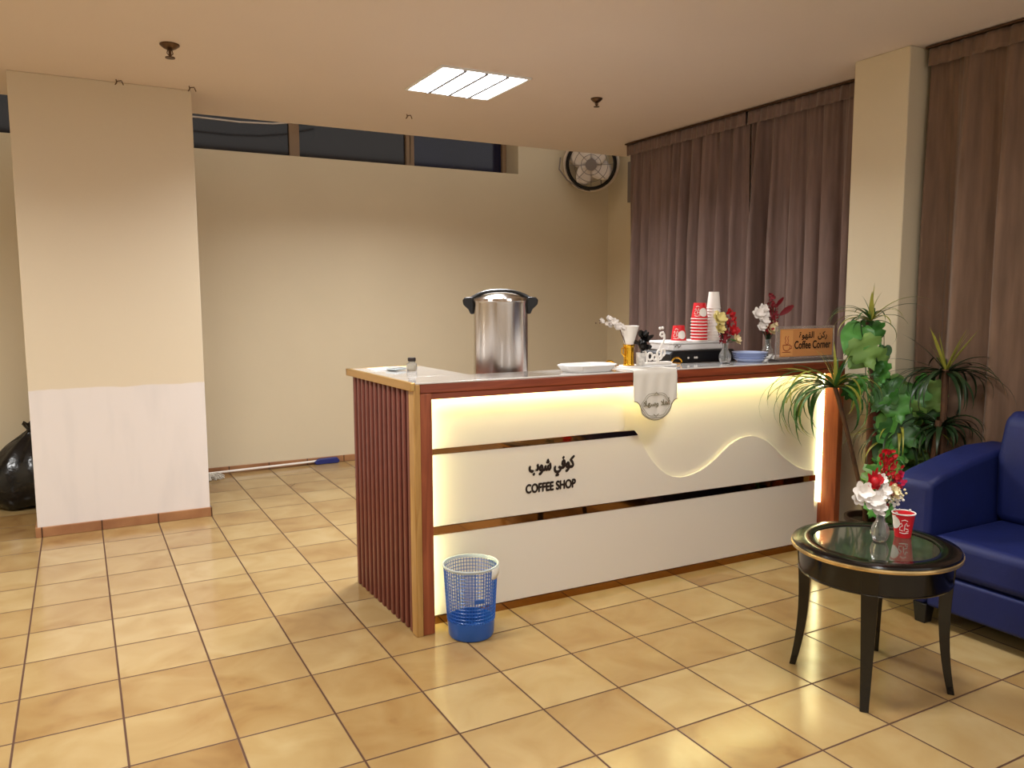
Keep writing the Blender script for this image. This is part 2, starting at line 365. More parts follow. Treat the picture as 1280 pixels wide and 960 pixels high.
def sprinkler(x, y, s, label):
    t = thing('fire_sprinkler', label, 'sprinkler', (x, y, CEIL), 'ceiling sprinklers')
    bm = NB(); lathe(bm, x, y, [(0, CEIL-.002), (.15*s, CEIL-.002), (.15*s, CEIL-.02), (.10*s, CEIL-.06), (.04*s, CEIL-.09), (0, CEIL-.09)], 20); obj('rosette', bm, M_darksteel, t)
    bm = NB(); tube(bm, [(x, y, CEIL-.08), (x, y, CEIL-.2*s)], .022*s); 
    tube(bm, [(x-.03, y, CEIL-.09), (x-.045*s, y, CEIL-.14*s), (x, y, CEIL-.19*s)], .008); tube(bm, [(x+.03, y, CEIL-.09), (x+.045*s, y, CEIL-.14*s), (x, y, CEIL-.19*s)], .008); obj('nozzle', bm, M_darksteel, t)
    bm = NB(); lathe(bm, x, y, [(0, CEIL-.2*s), (.075*s, CEIL-.2*s), (.075*s, CEIL-.215*s), (0, CEIL-.215*s)], 14); obj('deflector', bm, M_darksteel, t)
sprinkler(2.32, 3.1, 1.0, 'small dark sprinkler on the ceiling above the left column')
sprinkler(10.3, 2.8, .8, 'small brass sprinkler on the ceiling right of the bright light')
for x, y, lab in [(1.66, 5.75, 'tiny wire ends hanging from ceiling above the middle of the left column'), (7.4, 5.9, 'tiny wire ends hanging from ceiling beyond the bright light'), (2.9, 5.62, 'tiny wire end hanging at the right top corner of the left column')]:
    bm = NB(); tube(bm, [(x, y, CEIL), (x+.01, y, CEIL-.06), (x-.02, y, CEIL-.1), (x+.02, y, CEIL-.03), (x+.09, y, CEIL-.015), (x+.1, y, CEIL-.04), (x+.12, y, CEIL-.09)], .01, 6)
    tag(obj('ceiling_wire', bm, M_darksteel), lab, 'wire', 'wire ends in the ceiling')

# ------------------------------------------------------------------ wall fan near the corner
F = Vector((14.62, 9.35, 8.42)); ax = Vector((-.55, -.78, -.32)).normalized()   # the way it blows
fs = ax.cross(Vector((0, 0, 1))).normalized(); fu = fs.cross(ax)
def fp(a, r, d=0): return F + fs*(r*math.cos(a)) + fu*(r*math.sin(a)) + ax*d
t = thing('wall_fan', 'round white and black fan mounted high in the back corner', 'fan', F)
bm = NB(); n = 44; R_ = [[bm.verts.new(fp(2*PI*i/n, r, d)) for i in range(n)] for r, d in ((.70, -.1), (.66, .08), (.70, .14), (.76, .1), (.76, -.1))]
for q in range(5):
    A = R_[q]; B = R_[(q+1) % 5]
    for i in range(n): bm.faces.new((A[i], A[(i+1) % n], B[(i+1) % n], B[i]))
obj('fan_ring', bm, M_black, t)
bm = NB(); tube(bm, [fp(2*PI*i/44, .8, -.06) for i in range(44)], .05, 8, True); obj('outer_rim', bm, mat('cream_plastic', (214, 200, 182), .4), t)
bm = NB(); tube(bm, [F-ax*.35, F-ax*.02], .26, 16); obj('motor', bm, M_black, t)
bm = NB(); tube(bm, [F-ax*.02, F+ax*.16], .17, 16); obj('hub', bm, M_grey, t)
for k in range(4):
    bm = NB(); a0 = k*PI/2+.5; G = []
    for i in range(7):
        r = .12+.54*i/6; wd = .34*math.sin(PI*(.25+.6*i/6)); row = []
        for j in range(5):
            s = (j/4-.5)*2*wd; row.append(bm.verts.new(fp(a0+s/max(r, .3), r, .05+.12*(j/4-.5))))
        G.append(row)
    for A, B in zip(G, G[1:]):
        for j in range(4): bm.faces.new((A[j], A[j+1], B[j+1], B[j]))
    obj('blade', bm, mat('pale_grey_blade', (226, 214, 202), .35) if k == 0 else bpy.data.materials['pale_grey_blade'], t, solid=.02)
bm = NB()
for k in range(8):
    a = 2*PI*k/8; tube(bm, [fp(a, .1, .16), fp(a, .45, .15), fp(a, .72, .06)], .008, 5)
for r in (.3, .5): tube(bm, [fp(2*PI*i/32, r, .15) for i in range(32)], .008, 5, True)
obj('guard', bm, M_grey, t)
bm = NB(); tube(bm, [F-ax*.3, Vector((15.0, YB-.1, 8.55)), Vector((15.0, YB, 8.55))], .05, 8); box(bm, 14.88, 15.12, YB-.05, YB, 8.3, 8.8); obj('bracket', bm, M_grey, t)
bm = NB(); tube(bm, [(13.75, 9.7, 8.6), (13.7, 9.7, 8.25), (13.95, 9.65, 7.95), (14.35, 9.6, 7.72), (14.8, 9.6, 7.66), (15.2, 9.65, 7.85), (15.25, 9.75, 8.15), (14.95, 9.8, 8.45)], .02, 6); obj('cable', bm, M_grey, t)
# ------------------------------------------------------------------ curtains
def curtain(name, x, y0, y1, z0, z1, m, label, seed, wid=.32, amp=.13, group=None):
    r = random.Random(seed); n = int((y1-y0)/.022); nz = 30
    ph = [0.0]; k = 2*PI/wid; kk = k
    for i in range(n):
        if i % 9 == 0: kk = k*r.uniform(.55, 1.7)
        ph.append(ph[-1]+kk*.022)
    am = [1.0]; 
    for i in range(n): am.append(max(.35, min(1.3, am[-1]+r.uniform(-.09, .09))))
    root = thing(name, label, 'curtain', (x, (y0+y1)/2, z0), group)
    bm = NB(); G = []
    for j in range(nz+1):
        z = z0+(z1-z0)*(j/nz); hd = (z1-z)/(z1-z0); row = []
        g = min(1, .3+hd*2.2)
        for i in range(n+1):
            y = y0+(y1-y0)*i/n
            d = amp*am[i]*g*(math.sin(ph[i]+.5*math.sin(hd*2+i*.01))+.28*math.sin(2*ph[i]+1.1)*(1-.4*hd)+.2*math.sin(3.1*ph[i]*.37+seed))
            d += .02*math.sin(i*1.3)*(1-g)
            row.append(bm.verts.new((x+d, y+.02*math.cos(ph[i])*g, z)))
        G.append(row)
    for A, B in zip(G, G[1:]):
        for i in range(n): bm.faces.new((A[i], A[i+1], B[i+1], B[i]))
    obj('drape', bm, m, root, solid=.012, angle=180)
    bm = NB(); G = []
    for j in range(5):
        z = z1-.27+.27*j/4; row = []
        for i in range(n*1+1):
            y = y0+(y1-y0)*i/n
            row.append(bm.verts.new((x-.11-.02*math.sin(i*.75+j*.2)-.012*math.sin(i*.31), y, z)))
        G.append(row)
    for A, B in zip(G, G[1:]):
        for i in range(n): bm.faces.new((A[i], A[i+1], B[i+1], B[i]))
    obj('pleated_heading', bm, m, root, solid=.012, angle=180)
    bm = NB(); box(bm, x-.19, x+.1, y0, y1, z1, z1+.03); obj('curtain_rail', bm, M_darksteel, root, smooth=False)
CG = 'mauve brown curtains left of the column'
curtain('curtain', 13.85, 2.12, 6.38, .05, 8.4, M_curtain, 'mauve brown pleated curtain nearest the back corner, behind the coffee urn and cups', 3, .46, .15, CG)
curtain('curtain', 13.85, -1.34, 2.1, .05, 8.4, M_curtain, 'mauve brown pleated curtain beside the column, behind the vases and sign', 12, .5, .2, CG)
curtain('curtain', 13.25, -5.0, -2.5, .05, 8.4, M_curtain2, 'brown floor-length curtain right of the column, behind the dark plant', 21, .75, .17, 'brown curtains behind the sofa')
curtain('curtain', 13.3, -11.5, -5.02, .05, 8.4, M_curtain2, 'brown floor-length curtain behind the sofa back at the right edge', 31, .75, .17, 'brown curtains behind the sofa')

# ------------------------------------------------------------------ the coffee counter
CO = Vector((4.5, -1.62, 0)); ca = -.0192
EX = Vector((math.cos(ca), math.sin(ca), 0)); EY = Vector((-.03, 1, 0)); EN = Vector((math.sin(ca), -math.cos(ca), 0))
def K(u, v, z): return CO + EX*u + EY*v + Vector((0, 0, z))
W, H = 7.88, 3.355
ct = thing('coffee_counter', 'L-shaped reception counter with lit white front, mahogany frame and ribbed side', 'counter', CO)
bm = NB(); box(bm, .1, W-.04, .42, 1.9, 0, 2.86, K); box(bm, .1, W-.04, .42, .74, 2.86, 3.2, K); box(bm, .1, 1.1, .74, 2.42, 0, 3.2, K)
obj('carcass', bm, M_mahogv, ct)
bm = NB(); box(bm, 1.1, W-.06, .74, 1.95, 2.86, 2.92, K); obj('rear_worktop', bm, M_marble, ct, bevel=.01)
bm = NB(); box(bm, .1, W-.04, .36, .42, .02, 3.2, K); obj('back_panel', bm, M_white, ct)
# frame: top rail with lip, corner post, right post
bm = NB(); box(bm, 0.08, W, 0, .42, 3.215, 3.335, K); obj('top_fascia', bm, M_mahog, ct, bevel=.012)
bm = NB(); box(bm, .22, W-.1, .02, .14, 3.13, 3.213, K); obj('top_lip', bm, M_mahog, ct, bevel=.01)
bm = NB(); box(bm, .08, .245, 0, .16, 0, 3.213, K); obj('left_post', bm, M_mahogv, ct, bevel=.01)
bm = NB(); box(bm, -.01, .08, -.012, .16, 0, 3.335, K); obj('corner_trim', bm, M_goldwood, ct, bevel=.01)
bm = NB(); box(bm, W-.13, W, 0, .42, 0, 3.213, K); obj('right_post', bm, M_mahogv, ct, bevel=.01)
bm = NB(); box(bm, W-.1, W, .42, 1.9, 0, 3.2, K); obj('right_side_panel', bm, M_mahogv, ct, bevel=.01)
# stone tops
bm = NB(); box(bm, 0.0, W, .0, .745, 3.335, 3.358, K); obj('bar_top', bm, M_marble, ct, bevel=.006)
bm = NB(); box(bm, -.03, 1.13, .755, 2.47, 3.335, 3.358, K); obj('wing_top', bm, M_marble, ct, bevel=.006)
bm = NB(); box(bm, -.05, 0.02, -.012, 2.5, 3.255, 3.36, K); box(bm, -.05, 1.14, 2.44, 2.5, 3.255, 3.36, K); obj('gold_edge_trim', bm, M_gold, ct, bevel=.008)
# ribbed side
bm = NB(); box(bm, .05, .1, .08, 2.42, 0, 3.3, K); obj('side_backing', bm, M_slatdark, ct, smooth=False)
bm = NB(); n = 13
for i in range(n):
    y = .17+i*(2.25/n); box(bm, .0, .05, y, y+.1, 0, 3.25, K)
obj('ribbed_side_panel', bm, M_slat, ct, bevel=.018)
bm = NB(); box(bm, 0, .05, .158, .175, 0, 3.2, K); obj('gold_bead', bm, M_gold, ct, smooth=False)
# raised front panels (thick white board) ; v .30 front, .34 back, light gap behind
VF, VB = .30, .345
def panel(name, pts, bev=.006):
    bm = NB(); prism(bm, pts, lambda u, z: K(u, VF, z), lambda u, z: K(u, VB, z)); return obj(name, bm, M_white, ct, bevel=bev, angle=50)
arc = [(3.50-.05*math.sin(k/8*PI/2)*0+(-.10+.10*math.cos(k/8*PI/2)), 2.42+.10-.10*math.sin(k/8*PI/2)) for k in range(9)]
panel('upper_panel', [(.27, 3.2), (.27, 2.42)]+arc[::-1]+[(3.47, 2.75), (3.44, 3.0), (3.44, 3.2)])
wave = [(3.744, 2.334), (3.80, 2.25), (3.891, 2.115), (3.98, 1.98), (4.074, 1.866), (4.18, 1.76), (4.296, 1.678), (4.42, 1.62), (4.558, 1.592), (4.69, 1.59), (4.825, 1.609), (5.0, 1.655), (5.169, 1.735), (5.31, 1.82), (5.442, 1.915), (5.58, 2.01), (5.712, 2.075), (5.84, 2.115), (5.962, 2.13), (6.09, 2.128), (6.214, 2.10), (6.34, 2.055), (6.473, 1.98), (6.61, 1.875), (6.743, 1.766), (6.88, 1.66), (7.017, 1.572), (7.15, 1.50), (7.293, 1.445), (7.43, 1.41), (7.56, 1.387)]
panel('middle_panel', [(.27, 2.345), (.27, 1.36), (7.56, 1.31)]+wave[::-1], .004)
panel('lower_panel', [(.27, 1.24), (.27, .115), (7.6, .115), (7.6, 1.20)])
bm = NB(); prism(bm, [(.26, 2.35), (3.74, 2.338), (3.67, 2.415), (.26, 2.425)], lambda u, z: K(u, .292, z), lambda u, z: K(u, .34, z)); obj('mirror_strip', bm, M_mirror, ct, smooth=False)
bm = NB(); prism(bm, [(.26, 1.245), (7.6, 1.205), (7.6, 1.305), (.26, 1.355)], lambda u, z: K(u, .292, z), lambda u, z: K(u, .34, z)); obj('mirror_strip', bm, M_mirror, ct, smooth=False)
bm = NB(); box(bm, .26, 7.7, .288, .35, 0, .11, K); obj('mirror_strip', bm, M_mirror, ct, smooth=False)
# light strips tucked behind the frame
bm = NB(); box(bm, .3, W-.14, .19, .22, 3.165, 3.19, K); obj('light_strip', bm, M_led, ct, smooth=False)
bm = NB(); box(bm, .19, .215, .19, .22, .12, 3.12, K); obj('light_strip', bm, M_led, ct, smooth=False)
bm = NB(); box(bm, W-.145, W-.131, .30, .345, .8, 3.18, K); obj('light_strip', bm, M_ledr, ct, smooth=False)
bm = NB(); tube(bm, [K(u, .352, z-.07) for u, z in wave[1:-1]], .012, 6); obj('light_strip', bm, M_ledw, ct)
bm = NB(); box(bm, 3.36, 3.38, .348, .362, 2.5, 3.15, K); obj('light_strip', bm, M_ledw, ct, smooth=False)
# lettering
vx, vz = EX, Vector((0, 0, 1))
bm = NB(); text_bm(bm, 'COFFEE SHOP', K(1.79, VF, 1.655), EX, Vector((0, 0, 1)), .83, .125, .006, 7, EN, .008); obj('lettering', bm, M_print, ct, smooth=False)
bm = NB(); text_bm(bm, '\uFE8F\uFEEE\uFEB7 \uFEF2\uFED3\uFEEE\uFEDB', K(1.845, VF, 1.86), EX, Vector((0, 0, 1)), .75, .27, .006, 7, EN, .013); obj('arabic_lettering', bm, M_print, ct, smooth=False)

Z0 = 3.359
# ------------------------------------------------------------------ things on the counter
# coffee urn on the rear worktop
ux, uy = 6.39, -.40; t = thing('coffee_urn', 'tall stainless steel coffee urn with black handles behind the counter ledge', 'coffee urn', (ux, uy, 2.92))
bm = NB(); lathe(bm, ux, uy, [(0, 2.97), (.37, 2.97), (.402, 2.99), (.402, 3.1), (.412, 3.12), (.412, 4.33), (.418, 4.35), (.418, 4.37), (.408, 4.38), (0, 4.38)], 48); obj('body', bm, M_steel, t)
bm = NB(); lathe(bm, ux, uy, [(0, 2.92), (.36, 2.92), (.38, 2.94), (.38, 2.97), (0, 2.97)], 40); obj('base', bm, M_black, t)
bm = NB(); lathe(bm, ux, uy, [(.425, 4.37), (.43, 4.385), (.415, 4.42), (.31, 4.46), (.14, 4.485), (0, 4.49)], 48); obj('lid', bm, M_steel, t)
hd = Vector((math.cos(-.5), math.sin(-.5), 0)); hn = Vector((-hd.y, hd.x, 0))
c0 = Vector((ux, uy, 0))
bm = NB(); tube(bm, [c0+hd*(.46*s/8)+Vector((0, 0, 4.41+.125*(1-abs(s/8)**2.4))) for s in range(-8, 9)], .028, 8); obj('lid_handle', bm, M_black, t)
for s in (-1, 1):
    bm = NB(); b = c0+hd*(s*.40)
    prism(bm, [(0, 4.19), (.05, 4.19), (.08, 4.26), (.155, 4.33), (.165, 4.40), (.13, 4.44), (0, 4.44)], lambda q, z: tuple(b+hd*(s*q)+hn*.08+Vector((0, 0, z))), lambda q, z: tuple(b+hd*(s*q)-hn*.08+Vector((0, 0, z))))
    obj('handle', bm, M_black, t, bevel=.015)
bm = NB(); b = c0+Vector((-.1, .40, 0)); tube(bm, [b+Vector((0, 0, 3.2)), b+Vector((0, .12, 3.2)), b+Vector((0, .16, 3.08))], .035, 10); obj('tap', bm, M_black, t)

# glass jar on the wing
jx, jy = 5.12, .02; t = thing('glass_jar', 'small clear glass jar with dark lid on the left end of the counter', 'jar', (jx, jy, Z0))
bm = NB(); lathe(bm, jx, jy, [(0, Z0), (.07, Z0), (.078, Z0+.02), (.078, Z0+.1), (.05, Z0+.125), (.05, Z0+.14), (.045, Z0+.14), (.045, Z0+.12), (.07, Z0+.1), (.07, Z0+.02), (0, Z0+.015)], 24); obj('jar_body', bm, M_glass, t)
bm = NB(); lathe(bm, jx, jy, [(0, Z0+.141), (.056, Z0+.141), (.06, Z0+.15), (.06, Z0+.185), (.054, Z0+.195), (0, Z0+.195)], 24); obj('jar_lid', bm, M_print, t)
# paper sachets / tray
bm = NB(); box(bm, 4.62, 4.95, .2, .62, Z0, Z0+.012); tag(obj('paper_sheet', bm, M_paper, bevel=.003), 'white paper sheet on the left end of the counter', 'paper')
t = thing('plastic_packet', 'clear plastic packet with a grey stripe lying left of the glass jar', 'packet', (4.9, .15, Z0))
bm = NB(); prism(bm, [(4.86, .02), (5.08, .14), (5.0, .34), (4.78, .22)], lambda x, y: (x, y, Z0+.013), lambda x, y: (x, y, Z0+.04)); obj('film', bm, M_clear, t, bevel=.01)
bm = NB(); prism(bm, [(4.86, .05), (5.02, .13), (5.0, .17), (4.84, .09)], lambda x, y: (x, y, Z0+.041), lambda x, y: (x, y, Z0+.046)); obj('printed_band', bm, M_grey, t)

# octagonal foam tray at the front edge
def octa(x0, x1, y0, y1, c): return [(x0+c, y0), (x1-c, y0), (x1, y0+c), (x1, y1-c), (x1-c, y1), (x0+c, y1), (x0, y1-c), (x0, y0+c)]
tx, ty = 7.33, -1.34; t = thing('foam_tray', 'white octagonal foam tray at the front edge of the counter', 'tray', (tx, ty, Z0))
bm = NB(); O1 = octa(tx-.36, tx+.36, ty-.24, ty+.24, .14); O2 = octa(tx-.44, tx+.44, ty-.30, ty+.30, .16); O3 = octa(tx-.40, tx+.40, ty-.27, ty+.27, .15); O4 = octa(tx-.33, tx+.33, ty-.21, ty+.21, .13)
R_ = [[bm.verts.new((*q, z)) for q in O] for O, z in ((O1, Z0), (O2, Z0+.1), (O3, Z0+.105), (O4, Z0+.03))]
bm.faces.new(R_[0][::-1]); bm.faces.new(R_[3])
for A, B in zip(R_, R_[1:]):
    for i in range(8): bm.faces.new((A[i], A[(i+1) % 8], B[(i+1) % 8], B[i]))
obj('tray_body', bm, M_foam, t, bevel=.008)

# serving tray with gold loop handles
sx0, sx1 = 7.98, 9.05; t = thing('serving_tray', 'low white serving tray with gold loop handles on the counter ledge', 'tray', (8.5, -1.12, Z0))
bm = NB(); prism(bm, octa(sx0, sx1, -1.38, -.98, .08), lambda x, y: (x, y, Z0), lambda x, y: (x, y, Z0+.03)); obj('tray_base', bm, M_foam, t, bevel=.01)
for s, x in ((-1, sx0), (1, sx1)):
    bm = NB(); tube(bm, [(x+s*.11*math.sin(a)*1.1, -1.16+.0*a, Z0+.02+.0+.085*(1-math.cos(a))) if False else (x+s*(.02+.10*(1-math.cos(a)))*1.0, -1.15, Z0+.035+.055*1.4*math.sin(a)) for a in [PI*i/14 for i in range(15)]], .014, 8)
    tube(bm, [(x-s*.05, -1.15, Z0+.035), (x+s*.2, -1.15, Z0+.02)], .012, 8)
    obj('gold_handle', bm, M_goldpol, t)
ZT = Z0+.031
# gold tankard with a white paper cone and flowers
mx_, my_ = 8.2, -1.18; t = thing('gold_mug', 'ornate gold mug standing on the white serving tray', 'mug', (mx_, my_, ZT))
bm = NB(); pr = [(0, ZT), (.085, ZT), (.09, ZT+.02), (.08, ZT+.04)]
for i in range(7): z = ZT+.05+i*.035; pr += [(.082, z), (.077, z+.017)]
pr += [(.088, ZT+.3), (.092, ZT+.325), (.082, ZT+.325), (.07, ZT+.06), (0, ZT+.05)]
lathe(bm, mx_, my_, pr, 32, .02, 10); obj('mug_body', bm, M_goldpol, t)
bm = NB(); tube(bm, [(mx_-.085, my_, ZT+.28), (mx_-.13, my_, ZT+.27), (mx_-.135, my_, ZT+.2), (mx_-.08, my_, ZT+.14)], .012, 8); obj('mug_handle', bm, M_goldpol, t)
t = thing('paper_cone', 'white cone-shaped cup filled with white blossoms standing in the gold mug', 'flower cone', (mx_, my_, ZT+.3))
bm = NB(); lathe(bm, mx_, my_, [(0, ZT+.20), (.055, ZT+.24), (.07, ZT+.33), (.15, ZT+.60), (.155, ZT+.61), (.145, ZT+.60), (.06, ZT+.33), (.04, ZT+.3), (0, ZT+.3)], 28); obj('cone', bm, M_paper, t)

def petal(bm, c, n, sdir, L, wd, curl=.25, mi=0):
    """petal from centre c along sdir, normal n"""
    n = Vector(n).normalized(); s = Vector(sdir).normalized(); x = s.cross(n); c = Vector(c); G = []
    for i in range(5):
        q = i/4; ww = wd*math.sin(PI*(.12+.8*q))*(.8+.4*q); p = c+s*(L*q)+n*(curl*L*q*q)
        G.append([bm.verts.new(p+x*(-ww)+n*.15*ww), bm.verts.new(p-n*.1*ww), bm.verts.new(p+x*ww+n*.15*ww)])
    for A, B in zip(G, G[1:]):
        for j in range(2):
            f = bm.faces.new((A[j], A[j+1], B[j+1], B[j])); f.material_index = mi
def bloom(bm, c, n, L, k=5, wd=None, curl=.3, layers=1, mi=0):
    n = Vector(n).normalized(); a = n.cross(Vector((.3, .2, 1))).normalized(); b = n.cross(a)
    for l in range(layers):
        for i in range(k):
            an = 2*PI*(i+.5*l)/k; petal(bm, Vector(c)+n*.01*l, n, a*math.cos(an)+b*math.sin(an)+n*(.25+.5*l), L*(1-.22*l), wd or L*.42, curl, mi)
# white blossom spray leaning left out of the cone
bm = NB(); bm2 = NB(); base = Vector((mx_-.05, my_, ZT+.5)); R3 = random.Random(5)
tip = Vector((7.68, -1.17, 4.06))
for k in range(11):
    q = .22+.78*k/10; p = base.lerp(tip, q)+Vector((R3.uniform(-.02, .02), R3.uniform(-.05, .05), R3.uniform(-.06, .05)+.05*math.sin(q*3)))
    bloom(bm, p, (R3.uniform(-.5, .3), -1, R3.uniform(-.2, .6)), .062 if q < .8 else .035, 5, layers=2)
tube(bm2, [base-Vector((0, 0, .2)), base.lerp(tip, .3)+Vector((0, 0, .05)), base.lerp(tip, .7)+Vector((0, 0, .03)), tip], .008, 6)
for k in range(4): ball(bm2, tip+Vector((-.03*k+.02, R3.uniform(-.03, .03), .03-.04*(k % 2))), .012)
obj('blossom', bm, M_whitefl, t, angle=180); obj('twig', bm2, M_stem, t)

# small mottled cup with a black artificial rose
cx_, cy_ = 8.335, -1.3; t = thing('small_planter', 'small speckled grey-white pot holding a black flower on the serving tray', 'pot', (cx_, cy_, ZT))
bm = NB(); lathe(bm, cx_, cy_, [(0, ZT), (.062, ZT), (.068, ZT+.01), (.072, ZT+.19), (.074, ZT+.2), (.062, ZT+.2), (.058, ZT+.05), (0, ZT+.05)], 28); obj('pot_body', bm, mat('speckled_grey_white', (206, 202, 196), .6, noise=.3, nscale=60), t)
bm = NB(); R3 = random.Random(8)
for k in range(26):
    d = Vector((R3.uniform(-1, 1), R3.uniform(-1, 1), R3.uniform(-1, 1))).normalized(); c = Vector((cx_+.06, cy_+.03, ZT+.33))+d*.05; c.z += d.z*.06
    petal(bm, c, d, Vector((R3.uniform(-1, 1), R3.uniform(-1, 1), .6)), .12, .055, .3)
ball(bm, (cx_+.06, cy_+.03, ZT+.32), .07, 2, (1, 1, 1.5)); tube(bm, [(cx_, cy_, ZT+.1), (cx_+.05, cy_+.03, ZT+.3)], .015, 6)
obj('black_flower', bm, M_black, t, angle=180)

# white calligraphy stand
t = thing('calligraphy_stand', 'white cut-out Arabic coffee lettering on a small white base', 'lettering stand', (8.8, -1.25, ZT))
bm = NB(); box(bm, 8.42, 8.96, -1.30, -1.17, ZT, ZT+.04); obj('stand_base', bm, M_paper, t, bevel=.01)
LX = 8.42; LY = -1.23
def g(x, z): return (LX+x, LY, ZT+z)
bm = NB()
def loop(cx, cz, rx, rz, a0=0, a1=2*PI, n=16): return [g(cx+rx*math.cos(a0+(a1-a0)*i/n), cz+rz*math.sin(a0+(a1-a0)*i/n)) for i in range(n+1)]
# teh marbuta at the left
tube(bm, loop(.15, .13, .05, .055)[:-1], .017, 8, True); tube(bm, [g(.09, .02), g(.09, .12), g(.07, .19), g(.04, .25)], .016, 8); ball(bm, g(.05, .26), .024, 2); ball(bm, g(.12, .27), .024, 2)
ball(bm, g(.02, .22), .02, 2)
obj('lettering', bm, M_paper, t)
bm = NB()
# waw and heh
tube(bm, loop(.24, .11, .035, .04)[:-1], .016, 8, True); tube(bm, [g(.27, .10), g(.30, .03)], .016, 8)
tube(bm, loop(.33, .17, .04, .055)[:-1], .017, 8, True); tube(bm, loop(.405, .18, .035, .05)[:-1], .016, 8, True); tube(bm, [g(.40, .13), g(.36, .08), g(.27, .06)], .016, 8); tube(bm, [g(.31, .12), g(.31, .02)], .016, 8)
obj('lettering', bm, M_paper, t)
bm = NB()
tube(bm, [g(.34, .22), g(.36, .28), g(.40, .34), g(.43, .40), g(.425, .46), g(.395, .50), g(.355, .49), g(.345, .455), g(.37, .435), g(.42, .44)], .017, 8)
ball(bm, g(.34, .56), .024, 2); ball(bm, g(.39, .565), .024, 2)
obj('lettering', bm, M_paper, t)

# cloth runner hanging over the edge
def cloth_pts():
    out = []; L = 3.385; Rr = 4.205
    return L, Rr
t = thing('cloth_runner', 'white satin runner with welcome calligraphy hanging over the counter front', 'cloth', tuple(K(3.8, 0, Z0)))
bm = NB(); n = 48; uL, uR = 3.40, 4.20; rows = [(.55, Z0+.004), (.2, Z0+.005), (.02, Z0+.008), (-.012, Z0-.008), (-.016, Z0-.06)]
def hem(s):   # lower outline of the cloth, s from 0 to 1
    a = abs(s-.5)*2
    if a < .66: return 2.60+.13*(a/.66)**2.2
    if a < .78: return 2.73+.13*((a-.66)/.12)**.6
    return 2.86+.02*math.sin((a-.78)/.22*PI)+.04*((a-.78)/.22)**2
G = []
for v, z in rows: G.append([bm.verts.new(K(uL+(uR-uL)*i/n, v, z)) for i in range(n+1)])
for k in range(1, 15):
    q = k/14; G.append([bm.verts.new(K(uL+(uR-uL)*i/n, -.018+.006*math.sin(i*.5+q*2)-.012*q, (Z0-.06)*(1-q)+hem(i/n)*q)) for i in range(n+1)])
for A, B in zip(G, G[1:]):
    for i in range(n): bm.faces.new((A[i], A[i+1], B[i+1], B[i]))
obj('cloth_panel', bm, M_cloth, t, solid=.008, angle=180)
bm = NB(); VE = -.045
def Kc(u, z): return K(u, VE, z)
tube(bm, [Kc(uL+(uR-uL)*i/n, hem(i/n)+.012) for i in range(n+1)], .0045, 5)
for rr in (.0, .03):
    tube(bm, [Kc(3.8+(.27-rr)*math.cos(a)*(1+.05*math.cos(6*a)), 2.83+(.19-rr)*math.sin(a)*(1+.05*math.cos(6*a))) for a in [2*PI*i/60 for i in range(60)]], .003, 4, True)
text_bm(bm, '\uFEFC\uFEEC\uFEB3\uFEED \uFEFC\uFEEB\uFE83', K(3.56, VE-.005, 2.80), EX, Vector((0, 0, 1)), .48, .14, .0, 2, EN)
for z, s in ((2.985, 1), (2.70, -1)):
    tube(bm, [Kc(3.8-.05, z), Kc(3.8-.02, z+.015*s), Kc(3.8, z+.045*s), Kc(3.8+.02, z+.015*s), Kc(3.8+.05, z)], .004, 4)
obj('printed_calligraphy', bm, M_greyprint, t)

# black appliance behind the ledge with a foam box and cups on it
ax0, ax1 = 9.28, 10.72; ay0, ay1 = -.86, -.05
t = thing('warming_appliance', 'flat black countertop appliance with small white markings under the foam box', 'appliance', (10, -.45, 2.92))
bm = NB(); prism(bm, [(ax0, 3.0), (ax0+.03, 2.96), (ax1-.03, 2.96), (ax1, 3.0), (ax1, 3.5), (ax1-.06, 3.55), (ax0+.06, 3.55), (ax0, 3.5)], lambda x, z: (x, ay0, z), lambda x, z: (x, ay1, z)); obj('housing', bm, M_black, t, bevel=.02)
for x in (ax0+.1, ax1-.1):
    for y in (ay0+.1, ay1-.1): bm = NB(); lathe(bm, x, y, [(0, 2.92), (.05, 2.92), (.05, 2.97), (0, 2.97)], 12); obj('foot', bm, M_black, t)
for k, x in enumerate((9.66, 9.8, 9.84)):
    bm = NB(); lathe(bm, 0, 0, [(0, 0), (.018, 0), (.018, .01), (0, .01)], 12); bmesh.ops.rotate(bm, cent=(0, 0, 0), matrix=Matrix.Rotation(PI/2, 3, 'X'), verts=bm.verts); bmesh.ops.translate(bm, vec=(x, ay0, 3.43), verts=bm.verts); obj('button', bm, M_paper, t)
t = thing('foam_box', 'shallow white foam box lying on the black appliance under the cups', 'box', (9.95, -.5, 3.551))
bx0, bx1, by0, by1 = 9.33, 10.6, -.82, -.2
bm = NB(); prism(bm, octa(bx0+.02, bx1-.02, by0+.02, by1-.02, .05), lambda x, y: (x, y, 3.551), lambda x, y: (x+(.02 if x > 10 else -.02), y, 3.66)); obj('box_base', bm, M_foam, t, bevel=.015)
bm = NB(); prism(bm, octa(bx0-.01, bx1+.01, by0-.01, by1+.01, .06), lambda x, y: (x, y, 3.662), lambda x, y: (x, y, 3.70)); obj('box_lid', bm, M_foam, t, bevel=.012)
bm = NB(); tube(bm, [(9.40, by0-.012, 3.62), (9.44, by0-.014, 3.65), (9.48, by0-.014, 3.61), (9.52, by0-.014, 3.64)], .01, 5); obj('grey_mark', bm, M_grey, t)

